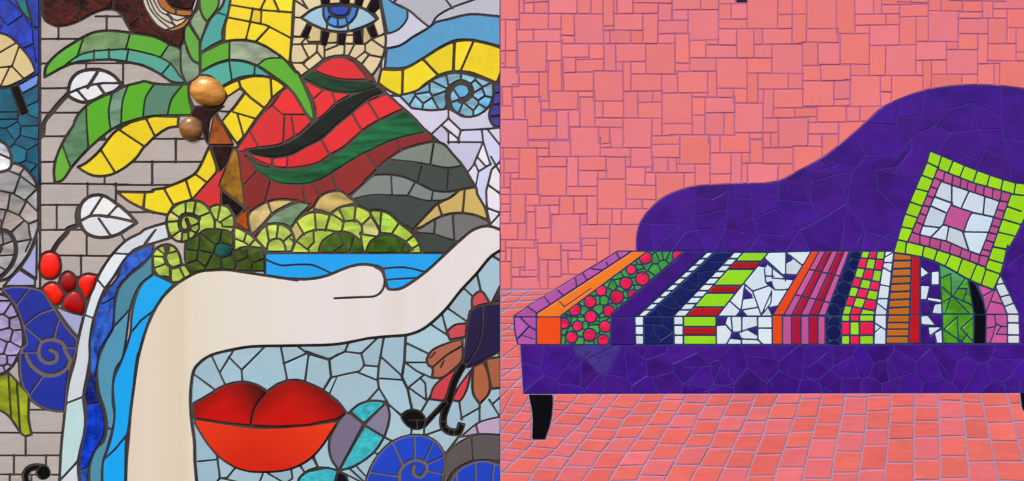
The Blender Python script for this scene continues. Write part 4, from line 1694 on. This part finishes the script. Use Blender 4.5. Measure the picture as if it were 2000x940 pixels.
def tile_material(name, rough=0.3, mottle=0.12, mscale=14.0, streak=0.0, sdir=(1, 1, 1), sscale=10.0, bump=0.15,
                  bscale=60.0, coat=0.0, spec=0.28, alt=None, alt_range=(0.45, 0.65), joined=False, grime=0.25):
    m = bpy.data.materials.new(name)
    m.use_nodes = True
    nt = m.node_tree
    L = nt.links
    bsdf = nt.nodes['Principled BSDF']
    geo = N(nt, 'ShaderNodeNewGeometry')
    info = N(nt, 'ShaderNodeObjectInfo')
    if joined:
        src = N(nt, 'ShaderNodeAttribute', attribute_name='tile_colour').outputs['Color']
    else:
        src = info.outputs['Color']
    # every tile is cut from another spot of its sheet
    off = N(nt, 'ShaderNodeVectorMath', operation='SCALE')
    comb = N(nt, 'ShaderNodeCombineXYZ')
    for k in range(3):
        comb.inputs[k].default_value = (3.1, 7.7, 5.3)[k]
    L.new(comb.outputs[0], off.inputs[0]); L.new(info.outputs['Random'], off.inputs['Scale'])
    add = N(nt, 'ShaderNodeVectorMath', operation='ADD')
    L.new(geo.outputs['Position'], add.inputs[0]); L.new(off.outputs[0], add.inputs[1])
    co = add.outputs[0]
    n1 = N(nt, 'ShaderNodeTexNoise'); n1.inputs['Scale'].default_value = mscale; n1.inputs['Detail'].default_value = 5
    L.new(co, n1.inputs['Vector'])
    v = math_node(nt, 'MULTIPLY_ADD', n1.outputs['Fac'], mottle * 2)
    v.node.inputs[2].default_value = 1 - mottle
    fine = N(nt, 'ShaderNodeTexNoise'); fine.inputs['Scale'].default_value = 260; fine.inputs['Detail'].default_value = 3
    L.new(co, fine.inputs['Vector'])
    v2 = math_node(nt, 'MULTIPLY_ADD', fine.outputs['Fac'], 0.12); v2.node.inputs[2].default_value = 0.94
    v = math_node(nt, 'MULTIPLY', v, v2)
    # broad unevenness of age and dirt over the whole wall
    ag = N(nt, 'ShaderNodeTexNoise'); ag.inputs['Scale'].default_value = 1.7; ag.inputs['Detail'].default_value = 4
    L.new(geo.outputs['Position'], ag.inputs['Vector'])
    v3 = math_node(nt, 'MULTIPLY_ADD', ag.outputs['Fac'], grime); v3.node.inputs[2].default_value = 1 - grime / 2
    v = math_node(nt, 'MULTIPLY', v, v3)
    if streak > 0:
        mp = N(nt, 'ShaderNodeMapping')
        mp.inputs['Scale'].default_value = sdir
        L.new(co, mp.inputs['Vector'])
        n2 = N(nt, 'ShaderNodeTexNoise'); n2.inputs['Scale'].default_value = sscale
        n2.inputs['Detail'].default_value = 4; n2.inputs['Distortion'].default_value = 0.8
        L.new(mp.outputs[0], n2.inputs['Vector'])
        r = N(nt, 'ShaderNodeMapRange'); r.inputs['From Min'].default_value = 0.32; r.inputs['From Max'].default_value = 0.7
        r.inputs['To Min'].default_value = 1 - streak; r.inputs['To Max'].default_value = 1 + streak
        L.new(n2.outputs['Fac'], r.inputs['Value'])
        v = math_node(nt, 'MULTIPLY', v, r.outputs[0])
    mul = N(nt, 'ShaderNodeVectorMath', operation='SCALE')
    L.new(src, mul.inputs[0]); L.new(v, mul.inputs['Scale'])
    out = mul.outputs[0]
    if alt:
        n3 = N(nt, 'ShaderNodeTexNoise'); n3.inputs['Scale'].default_value = sscale * 0.8; n3.inputs['Detail'].default_value = 5
        n3.inputs['Distortion'].default_value = 0.6
        mp = N(nt, 'ShaderNodeMapping'); mp.inputs['Scale'].default_value = sdir
        L.new(co, mp.inputs['Vector']); L.new(mp.outputs[0], n3.inputs['Vector'])
        r = N(nt, 'ShaderNodeMapRange'); r.inputs['From Min'].default_value = alt_range[0]; r.inputs['From Max'].default_value = alt_range[1]
        L.new(n3.outputs['Fac'], r.inputs['Value'])
        mx = N(nt, 'ShaderNodeMix', data_type='RGBA')
        mx.inputs['B'].default_value = (*srgb(alt), 1)
        L.new(r.outputs[0], mx.inputs['Factor']); L.new(out, mx.inputs['A'])
        out = mx.outputs['Result']
    L.new(out, bsdf.inputs['Base Color'])
    rr = math_node(nt, 'MULTIPLY_ADD', n1.outputs['Fac'], 0.2); rr.node.inputs[2].default_value = max(rough - 0.1, 0.03)
    L.new(rr, bsdf.inputs['Roughness'])
    bsdf.inputs['Specular IOR Level'].default_value = spec
    bsdf.inputs['Coat Weight'].default_value = coat
    bsdf.inputs['Coat Roughness'].default_value = 0.08
    nb = N(nt, 'ShaderNodeTexNoise'); nb.inputs['Scale'].default_value = bscale; nb.inputs['Detail'].default_value = 4
    L.new(co, nb.inputs['Vector'])
    bp = N(nt, 'ShaderNodeBump'); bp.inputs['Strength'].default_value = bump; bp.inputs['Distance'].default_value = 0.004
    L.new(nb.outputs['Fac'], bp.inputs['Height']); L.new(bp.outputs[0], bsdf.inputs['Normal'])
    return m


MATS = {}
SPEC = {
    'ceramic': dict(rough=0.34, mottle=0.07, mscale=18),
    'brick': dict(rough=0.5, mottle=0.10, mscale=9, bump=0.3, bscale=90, streak=0.05, sdir=(1, 1, 5), sscale=6),
    'pink': dict(rough=0.42, mottle=0.05, mscale=10, bump=0.12, grime=0.16, alt='e2788c', alt_range=(0.48, 0.95), sdir=(1, 1, 1), sscale=2.2, spec=0.3),
    'floor_tile': dict(rough=0.42, mottle=0.08, mscale=12, bump=0.2, grime=0.16, streak=0.06, sdir=(1, 1, 5), sscale=12, spec=0.3),
    'yellow': dict(rough=0.38, mottle=0.10, mscale=12, bump=0.3, bscale=45, alt='e0b014', alt_range=(0.58, 1.0), sscale=9),
    'streak_glass': dict(rough=0.25, mottle=0.12, mscale=8, streak=0.38, sdir=(1.0, 1, 2.6), sscale=9, bump=0.3, bscale=22),
    'band_glass': dict(rough=0.15, mottle=0.25, mscale=6, streak=0.6, sdir=(1.0, 1, 4.0), sscale=6, bump=0.35, bscale=14, spec=0.22),
    'dark_glass': dict(rough=0.2, mottle=0.35, mscale=16, streak=0.45, sdir=(1.5, 1, 1.5), sscale=14, bump=0.5, bscale=30, spec=0.15),
    'purple_glass': dict(rough=0.3, mottle=0.2, mscale=7, streak=0.22, sdir=(1, 1, 1.5), sscale=10, bump=0.35, bscale=20, grime=0.5,
                         alt='4a148c', alt_range=(0.5, 0.8), spec=0.2),
    'ripple_glass': dict(rough=0.1, mottle=0.3, mscale=22, streak=0.45, sdir=(2, 1, 1.0), sscale=14, bump=1.0, bscale=26,
                         alt='123086', alt_range=(0.5, 0.7)),
    'teal_glass': dict(rough=0.18, mottle=0.3, mscale=10, streak=0.4, sdir=(1, 1, 1), sscale=8, bump=0.6, bscale=18, alt='0a3f66', alt_range=(0.5, 0.72)),
    'dimpled_glass': dict(rough=0.2, mottle=0.2, mscale=40, streak=0.15, sscale=40, bump=0.8, bscale=55),
    'red_ceramic': dict(rough=0.3, mottle=0.05, mscale=10, bump=0.12, bscale=30),
    'berry_glass': dict(rough=0.3, mottle=0.08, mscale=10, bump=0.1, grime=0.1),
    'brown_relief': dict(rough=0.35, mottle=0.55, mscale=45, streak=0.2, sscale=20, bump=0.8, bscale=60, spec=0.12, alt='1c0806', alt_range=(0.52, 0.66)),
    'matte_black': dict(rough=0.5, mottle=0.2, bump=0.1, spec=0.08),
    'mirror_tile': dict(rough=0.22, mottle=0.05, spec=0.6, alt='5a6478', alt_range=(0.5, 0.8), sscale=4),
}


def mat(key, joined=False):
    k = (key, joined)
    if k not in MATS:
        MATS[k] = tile_material(key + ('_joined' if joined else ''), joined=joined, **SPEC[key])
    return MATS[k]


def onyx_material():
    m = bpy.data.materials.new('onyx')
    m.use_nodes = True
    nt = m.node_tree; L = nt.links
    bsdf = nt.nodes['Principled BSDF']
    geo = N(nt, 'ShaderNodeNewGeometry')
    mp = N(nt, 'ShaderNodeMapping'); mp.inputs['Scale'].default_value = (6.0, 1, 0.35)
    L.new(geo.outputs['Position'], mp.inputs['Vector'])
    n = N(nt, 'ShaderNodeTexNoise'); n.inputs['Scale'].default_value = 1.0; n.inputs['Detail'].default_value = 7
    n.inputs['Distortion'].default_value = 0.15
    L.new(mp.outputs[0], n.inputs['Vector'])
    sep = N(nt, 'ShaderNodeSeparateXYZ'); L.new(geo.outputs['Position'], sep.inputs[0])
    r = N(nt, 'ShaderNodeMapRange'); r.inputs['From Min'].default_value = -1.5; r.inputs['From Max'].default_value = -0.75
    L.new(sep.outputs['X'], r.inputs['Value'])
    warm = N(nt, 'ShaderNodeValToRGB')      # the slab is honey coloured at the wrist and turns white towards the fingers
    cr = warm.color_ramp
    cr.elements[0].position = 0.0; cr.elements[0].color = (*srgb('e2d6c8'), 1)
    cr.elements[1].position = 1.0; cr.elements[1].color = (*srgb('e6dfdf'), 1)
    e = cr.elements.new(0.12); e.color = (*srgb('e2d4c0'), 1)
    e = cr.elements.new(0.27); e.color = (*srgb('dfd0b8'), 1)
    e = cr.elements.new(0.36); e.color = (*srgb('e4dccb'), 1)
    e = cr.elements.new(0.7); e.color = (*srgb('e6ded4'), 1)
    j = math_node(nt, 'MULTIPLY_ADD', n.outputs['Fac'], 0.35); L.new(r.outputs[0], j.node.inputs[2])
    j = math_node(nt, 'SUBTRACT', j, 0.17)
    L.new(j, warm.inputs['Fac'])
    mx = N(nt, 'ShaderNodeMix', data_type='RGBA'); mx.inputs['B'].default_value = (*srgb('d9c3a0'), 1)
    rr = N(nt, 'ShaderNodeMapRange'); rr.inputs['From Min'].default_value = 0.5; rr.inputs['From Max'].default_value = 0.8
    rr.inputs['To Max'].default_value = 0.35
    L.new(n.outputs['Fac'], rr.inputs['Value']); L.new(rr.outputs[0], mx.inputs['Factor'])
    L.new(warm.outputs['Color'], mx.inputs['A']); L.new(mx.outputs['Result'], bsdf.inputs['Base Color'])
    bsdf.inputs['Roughness'].default_value = 0.3
    return m


def lip_material(upper):
    m = bpy.data.materials.new('lip_glass_' + ('dark' if upper else 'bright'))
    m.use_nodes = True
    nt = m.node_tree; L = nt.links
    bsdf = nt.nodes['Principled BSDF']
    tc = N(nt, 'ShaderNodeTexCoord')
    sep = N(nt, 'ShaderNodeSeparateXYZ'); L.new(tc.outputs['Generated'], sep.inputs[0])
    n = N(nt, 'ShaderNodeTexNoise'); n.inputs['Scale'].default_value = 1.6; n.inputs['Detail'].default_value = 2
    mp = N(nt, 'ShaderNodeMapping'); mp.inputs['Scale'].default_value = (1.0, 1, 1.3); mp.inputs['Rotation'].default_value = (0, 0.35, 0)
    L.new(tc.outputs['Generated'], mp.inputs['Vector']); L.new(mp.outputs[0], n.inputs['Vector'])
    # the dark colour lies along one side of the glass sheet the lips are cut from
    f = math_node(nt, 'MULTIPLY_ADD', n.outputs['Fac'], 0.3)
    dx = math_node(nt, 'ABSOLUTE', math_node(nt, 'SUBTRACT', sep.outputs['X'], 0.42))
    L.new(math_node(nt, 'ADD', math_node(nt, 'MULTIPLY', sep.outputs['Z'], 0.5), math_node(nt, 'MULTIPLY', dx, 0.65)), f.node.inputs[2])
    cr = N(nt, 'ShaderNodeValToRGB').color_ramp
    node = nt.nodes[-1]
    if upper:       # two colours of glass run together in the sheet: dark wine and scarlet
        cr.elements[0].position = 0.38; cr.elements[0].color = (*srgb('c60c06'), 1)
        cr.elements[1].position = 0.92; cr.elements[1].color = (*srgb('4a0408'), 1)
        e = cr.elements.new(0.64); e.color = (*srgb('9a0806'), 1)
    else:
        cr.elements[0].position = 0.3; cr.elements[0].color = (*srgb('d42410'), 1)
        cr.elements[1].position = 1.0; cr.elements[1].color = (*srgb('ea3a12'), 1)
    L.new(f, node.inputs['Fac']); L.new(node.outputs['Color'], bsdf.inputs['Base Color'])
    bsdf.inputs['Roughness'].default_value = 0.22
    nb = N(nt, 'ShaderNodeTexNoise'); nb.inputs['Scale'].default_value = 12
    L.new(geo_pos(nt), nb.inputs['Vector'])
    bp = N(nt, 'ShaderNodeBump'); bp.inputs['Strength'].default_value = 0.25; bp.inputs['Distance'].default_value = 0.004
    L.new(nb.outputs['Fac'], bp.inputs['Height']); L.new(bp.outputs[0], bsdf.inputs['Normal'])
    return m


def geo_pos(nt):
    return N(nt, 'ShaderNodeNewGeometry').outputs['Position']


def grout_material(name, h, h2, scale=30):
    m = bpy.data.materials.new(name)
    m.use_nodes = True
    nt = m.node_tree; L = nt.links
    bsdf = nt.nodes['Principled BSDF']
    p = geo_pos(nt)
    n = N(nt, 'ShaderNodeTexNoise'); n.inputs['Scale'].default_value = 3.0; n.inputs['Detail'].default_value = 8
    n.inputs['Roughness'].default_value = 0.7
    L.new(p, n.inputs['Vector'])
    mx = N(nt, 'ShaderNodeMix', data_type='RGBA')
    mx.inputs['A'].default_value = (*srgb(h), 1); mx.inputs['B'].default_value = (*srgb(h2), 1)
    r = N(nt, 'ShaderNodeMapRange'); r.inputs['From Min'].default_value = 0.4; r.inputs['From Max'].default_value = 0.65
    L.new(n.outputs['Fac'], r.inputs['Value']); L.new(r.outputs[0], mx.inputs['Factor'])
    L.new(mx.outputs['Result'], bsdf.inputs['Base Color'])
    bsdf.inputs['Roughness'].default_value = 0.9
    nb = N(nt, 'ShaderNodeTexNoise'); nb.inputs['Scale'].default_value = 300
    L.new(p, nb.inputs['Vector'])
    bp = N(nt, 'ShaderNodeBump'); bp.inputs['Strength'].default_value = 0.6; bp.inputs['Distance'].default_value = 0.002
    L.new(nb.outputs['Fac'], bp.inputs['Height']); L.new(bp.outputs[0], bsdf.inputs['Normal'])
    return m


def sat(h):
    c = srgb(h)
    return max(c), (max(c) - min(c)) / (max(c) + 1e-6)


def choose(reg, col):
    mo = motifs[reg['motif']]['name']; t = reg['tile']; part = reg['part'] or ''
    if mo == 'brick_wall': return 'brick'
    if mo == 'wall': return 'pink'
    if mo == 'floor': return 'floor_tile'
    if mo == 'chaise_longue': return 'matte_black' if t == 'leg' else 'purple_glass'
    if mo in ('teal_glass',): return 'teal_glass'
    if mo == 'glass_column': return 'ripple_glass' if col.startswith('17') else 'teal_glass'
    if mo == 'brown_patch' or t == 'centre_tile' and mo == 'striped_shell': return 'brown_relief'
    if mo == 'berry': return 'berry_glass'
    if t == 'band_tile': return 'band_glass'
    if part == 'trunk' or mo == 'dark_bush' or part == 'dark_centre': return 'dark_glass'
    if part == 'blue_stream': return 'ripple_glass'
    if mo == 'butterfly_wing' and col.startswith('3'): return 'dimpled_glass'
    if mo in ('red_mountain',): return 'red_ceramic'
    if part in ('purple_stripe', 'navy_stripe', 'dark_blue_stripe', 'purple_stripe.1') and col[0] == '3': return 'purple_glass'
    if mo == 'palm_tree' and part.startswith('yellow') or mo in ('yellow_panel', 'yellow_wave'): return 'yellow'
    if mo == 'palm_tree': return 'streak_glass' if sat(col)[1] < 0.6 else 'ceramic'
    if sat(col)[0] < 0.02: return 'matte_black'
    if mo in ('scroll_bush', 'sand_mound', 'lilac_snail', 'grey_shell', 'spiral_cloud', 'green_leaf'): return 'streak_glass'
    if mo == 'sky': return 'ceramic'
    if part.startswith('green_stripe'): return 'streak_glass'
    return 'ceramic'


# ------------------------------------------------------------------ building the objects
ROOT = sc.collection.objects


def wpos(x, y, h=0.0):
    return ((x - CX) * S, -h * S, (CY - y) * S + ZC)


def tag(o, m):
    if m['label']: o['label'] = m['label']
    if m['cat']: o['category'] = m['cat']
    if m['group']: o['group'] = m['group']
    if m['kind'] == 'structure': o['kind'] = 'structure'


# relief above the mortar, in drawing units
HGT = {'arm_slab': 4.2, 'glass_berry': 3.0, 'leg': 3.2, 'lip_piece': 4.4, 'lower_lip': 4.6}


def tile_geo(t, base_h):
    """Outer ring at the mortar, bevelled inner ring at the tile's face; domed pieces get more rings."""
    p = t['p']
    n = len(p)
    e1 = p - np.roll(p, 1, 0); e2 = np.roll(p, -1, 0) - p
    e1 /= np.hypot(*e1.T)[:, None] + 1e-6; e2 /= np.hypot(*e2.T)[:, None] + 1e-6
    nrm = np.stack([-(e1[:, 1] + e2[:, 1]), e1[:, 0] + e2[:, 0]], 1)
    nrm /= np.hypot(*nrm.T)[:, None] + 1e-6
    if area(p) < 0:
        nrm = -nrm
    per = float(np.sum(np.hypot(*(p - np.roll(p, 1, 0)).T)))
    thin = t['a'] / per
    ins = min(0.8, 0.35 * thin)
    c = p.mean(0)
    rng = random.Random(int(c[0] * 7 + c[1] * 131))
    tx, ty = rng.gauss(0, 0.02), rng.gauss(0, 0.02)
    reg = regions[t['lab']]
    small = min(1.0, 60.0 / math.sqrt(t['a'] + 1))
    tx *= small; ty *= small
    q = p + nrm * ins
    ht = HGT.get(reg['tile'], 2.0 if c[0] < SEAM else {'wall': 1.1, 'floor': 1.15, 'chaise_longue': 0.75}.get(motifs[reg['motif']]['name'], 1.5)) + rng.uniform(-0.25, 0.35)
    drop = float(np.abs((q - c) @ np.array([tx, ty])).max())
    lim = (0.28 if ht < 1.7 else 0.22) * ht
    if drop > lim:
        tx *= lim / drop; ty *= lim / drop
    rings = [(p, np.full(n, base_h - 0.5)), (p + nrm * ins * 0.25, ht * 0.72 + (q - c) @ np.array([tx, ty])),
             (q, ht + (q - c) @ np.array([tx, ty]))]
    if motifs[reg['motif']]['name'] == 'berry':
        rings = rings[:1] + [(p + nrm * 0.3, np.full(n, ht * 0.6))]
        for s, hh in ((0.93, 0.85), (0.82, 1.1), (0.66, 1.35), (0.45, 1.52), (0.22, 1.6)):
            rings.append((c + (p - c) * s, np.full(n, ht * hh)))
    V, F = [], []
    for pts, hs in rings:
        for (x, y), h in zip(pts, hs):
            V.append(wpos(x, y, h))
    for r in range(len(rings) - 1):
        for i in range(n):
            j = (i + 1) % n
            a, b, cc, d = r * n + i, r * n + j, (r + 1) * n + j, (r + 1) * n + i
            F.append((a, b, cc, d))
    k0 = (len(rings) - 1) * n
    if n <= 14:
        F.append(tuple(range(k0, k0 + n)))
    else:
        # many-cornered faces: constrained triangulation of the top
        tp = rings[-1][0]
        res = delaunay_2d_cdt([Vector((float(x), float(y))) for x, y in tp], [], [list(range(n))], 1, 1e-5)
        m_ = []
        for k, src in enumerate(res[3]):
            m_.append(k0 + src[0] if src else None)
        for k, v in enumerate(res[0]):
            if m_[k] is None:
                m_[k] = len(V)
                V.append(wpos(v.x, v.y, float(rings[-1][1].mean())))
        want = 1 if area(tp) > 0 else -1
        for f in res[2]:
            q = [m_[k] for k in f]
            A_ = sum(res[0][f[i]].x * res[0][f[(i + 1) % 3]].y - res[0][f[(i + 1) % 3]].x * res[0][f[i]].y for i in range(3))
            F.append(tuple(q if A_ * want > 0 else q[::-1]))
    o = wpos(c[0], c[1], 0)
    return V, F, o


def new_mesh(name, V, F, o, material, smooth=False):
    me = bpy.data.meshes.new(name)
    me.from_pydata([(v[0] - o[0], v[1] - o[1], v[2] - o[2]) for v in V], [], F)
    me.materials.append(material)
    if smooth:
        me.polygons.foreach_set('use_smooth', [True] * len(me.polygons))
    me.update()
    return me


def jitter(col, reg, seed):
    c = srgb(col)
    rng = random.Random(seed)
    amt = 0.05
    mo = motifs[reg['motif']]['name']
    if mo == 'chaise_longue': amt = 0.10
    if mo == 'brick_wall': amt = 0.045
    if mo in ('wall', 'floor', 'dark_bush', 'scroll_bush', 'grey_shell', 'teal_glass', 'spiral_cloud'): amt = 0.10
    k = 1 + rng.gauss(0, amt)
    h = rng.gauss(0, amt * 0.4)
    if mo in ('wall', 'floor'):
        u = rng.random()
        b = srgb('e9766a') if u < 0.3 else (srgb('e37c8e') if u > 0.72 else None)
        if b: c = [0.6 * x + 0.4 * y for x, y in zip(c, b)]
        k = 1 + rng.gauss(0, 0.03); h = 0
    return [min(0.9, max(0.001, c[0] * k * (1 + h))), min(0.9, c[1] * k), min(0.9, c[2] * k * (1 - h))]


left_bed = grout_material('dark_mortar', '261e1c', '50453f')


def slab(name, x0, y0, x1, y1, h0, h1, material, kind=None, parent=None):
    V = [wpos(x, y, h) for h in (h0, h1) for x, y in ((x0, y0), (x1, y0), (x1, y1), (x0, y1))]
    F = [(0, 1, 2, 3), (7, 6, 5, 4), (0, 4, 5, 1), (1, 5, 6, 2), (2, 6, 7, 3), (3, 7, 4, 0)]
    o = wpos((x0 + x1) / 2, (y0 + y1) / 2)
    ob = bpy.data.objects.new(name, new_mesh(name, V, F, o, material))
    ob.location = o
    ROOT.link(ob)
    if kind:
        ob['kind'] = kind
    return ob


ob = slab('mortar_bed', -400, -300, SEAM, 1240, -60, 0, left_bed, 'structure')
ob['label'] = 'dark brown mortar bed showing in the joints of the left mosaic'; ob['category'] = 'mortar'
ob = slab('mortar_bed', SEAM, -300, 2400, 1240, -60, 0, grout_material('mauve_mortar', '8a4e7a', '95607f'), 'structure')
ob['label'] = 'mauve mortar bed showing in the joints of the right mosaic'; ob['category'] = 'mortar'

by_motif = {}
for t in tiles:
    by_motif.setdefault(regions[t['lab']]['motif'], []).append(t)
bed_by = {}
for k, (poly, col, mo) in enumerate(beds):
    bed_by.setdefault(mo, []).append((k, poly, col))
PEBBLES = {'palm_tree': [(406.5, 179.5, 35, 29, 0.25, 'dc9440'), (373.8, 252.3, 23.5, 24, 0.6, '9c6a3a')]}
count = 0
LIPU, LIPL, ONYX = lip_material(True), lip_material(False), onyx_material()
for mi, m in enumerate(motifs):
    ts = by_motif.get(mi, [])
    if not ts:
        print('EMPTY', m['name'], m['label'])
        continue
    allp = np.vstack([t['p'] for t in ts])
    vis = allp[(allp[:, 0] > 0) & (allp[:, 0] < 2000) & (allp[:, 1] > 0) & (allp[:, 1] < 940)]
    if len(vis) == 0:
        vis = allp
    ro = wpos((vis[:, 0].min() + vis[:, 0].max()) / 2, vis[:, 1].max())
    single = len(ts) == 1 and mi not in bed_by
    root = None
    if not single:
        root = bpy.data.objects.new(m['name'], None)
        root.empty_display_size = 0.05
        root.location = ro
        ROOT.link(root)
        tag(root, m)
    # parts
    parts = {}
    for t in ts:
        parts.setdefault(regions[t['lab']]['part'], []).append(t)
    bed_h = 0.0
    for k, poly, col in bed_by.get(mi, []):
        bed_h = 0.12 + 0.02 * k
        bm_ = grout_material('mortar_' + col, col, {'b4628c': 'bc6a86', 'a692b8': '9c8cae', '32208a': '3a1c80', '301a82': '342088'}.get(col, col))
        pp = np.array([(q[0], q[1]) for q in poly])
        pp[:, 0] = np.clip(pp[:, 0], SEAM, 2100) if pp[:, 0].mean() > SEAM else np.clip(pp[:, 0], -50, SEAM)
        n = len(pp)
        V = [wpos(x, y, 0.0) for x, y in pp] + [wpos(x, y, bed_h) for x, y in pp]
        F = [(i, (i + 1) % n, n + (i + 1) % n, n + i) for i in range(n)] + [tuple(range(n, 2 * n))]
        b = bpy.data.objects.new('mortar', new_mesh('mortar', V, F, ro, bm_))
        b.parent = root
        ROOT.link(b)
    # past 300 alike tiles on one thing, the smallest are joined
    spare = []
    if len(ts) > 295:
        def shown(t):
            bb = t['bb']
            fx = max(0, min(bb[2], 2000) - max(bb[0], 0)) / max(bb[2] - bb[0], 1)
            fy = max(0, min(bb[3], 940) - max(bb[1], 0)) / max(bb[3] - bb[1], 1)
            return t['a'] * fx * fy
        spare = sorted(ts, key=lambda t: -shown(t))[295:]
        ids = {id(t) for t in spare}
        for k in parts:
            parts[k] = [t for t in parts[k] if id(t) not in ids]
    for pk, pts in parts.items():
        if not pts:
            continue
        holder, horg = root, ro
        pname = pk.split('.')[0] if pk else None
        if pk and len(pts) > 1:
            ap = np.vstack([t['p'] for t in pts])
            horg = wpos(ap[:, 0].mean(), ap[:, 1].max())
            holder = bpy.data.objects.new(pname, None)
            holder.empty_display_size = 0.03
            holder.parent = root
            holder.location = [horg[k] - ro[k] for k in range(3)]
            ROOT.link(holder)
        for t in pts:
            reg = regions[t['lab']]
            V, F, o = tile_geo(t, 0.0)
            nm = pname if pk and len(pts) == 1 else reg['tile']
            if single: nm = m['name']
            key = choose(reg, t['col'])
            mt = mat(key)
            if nm == 'arm_slab' or m['name'] == 'arm': mt = ONYX
            if reg['tile'] == 'lip_piece': mt = LIPU
            if reg['tile'] == 'lower_lip': mt = LIPL
            ob = bpy.data.objects.new(nm, new_mesh(nm, V, F, o, mt, smooth=(key == 'berry_glass')))
            c = jitter(t['col'], reg, int(o[0] * 9973 + o[2] * 7919))
            ob.color = (*c, 1)
            if single:
                ob.location = o
                tag(ob, m)
            else:
                ob.parent = holder
                ob.location = [o[k] - horg[k] for k in range(3)]
            ROOT.link(ob)
            count += 1
    if spare:
        V, F, cols, key = [], [], [], None
        for t in spare:
            reg = regions[t['lab']]
            v, f, o = tile_geo(t, 0.0)
            b = len(V)
            V += v; F += [tuple(i + b for i in q) for q in f]
            cols += [(*jitter(t['col'], reg, int(o[0] * 9973 + o[2] * 7919)), 1)] * len(v)
            key = choose(reg, t['col'])
        me = new_mesh('small_tiles', V, F, ro, mat(key, True))
        at_ = me.color_attributes.new('tile_colour', 'FLOAT_COLOR', 'POINT')
        at_.data.foreach_set('color', np.array(cols, np.float32).ravel())
        ob = bpy.data.objects.new('small_tiles', me)
        ob.parent = root
        ob['kind'] = 'stuff'
        ROOT.link(ob)
    for (px, py, rx, ry, rot, col) in PEBBLES.get(m['name'], []):
        V, F = [], []
        nu, nv = 28, 12
        rng = random.Random(3)
        for j in range(nv + 1):
            ph = (j / nv) * math.pi / 2
            for i in range(nu):
                a = i * math.tau / nu
                wob = 1 + 0.035 * math.sin(2 * a + 0.7) + 0.02 * math.sin(3 * a)
                x, y = rx * math.cos(ph) * math.cos(a) * wob, ry * math.cos(ph) * math.sin(a) * wob
                V.append(wpos(px + x * math.cos(rot) - y * math.sin(rot), py + x * math.sin(rot) + y * math.cos(rot), 2 + 0.48 * min(rx, ry) * math.sin(ph)))
        for j in range(nv):
            for i in range(nu):
                F.append((j * nu + i, j * nu + (i + 1) % nu, (j + 1) * nu + (i + 1) % nu, (j + 1) * nu + i))
        pm = tile_material('polished_pebble', rough=0.2, mottle=0.35, mscale=22, streak=0.3, sdir=(1, 1, 3), sscale=12, bump=0.5, bscale=28, coat=0.35)
        pm.node_tree.nodes['Principled BSDF'].inputs['Metallic'].default_value = 0.25
        o = wpos(px, py)
        ob = bpy.data.objects.new('coconut', new_mesh('coconut', V, F, o, pm, smooth=True))
        ob.color = (*srgb(col), 1)
        ob.parent = root
        ob.location = [o[k] - ro[k] for k in range(3)]
        ROOT.link(ob)
print('tiles', len(tiles), 'objects', count)
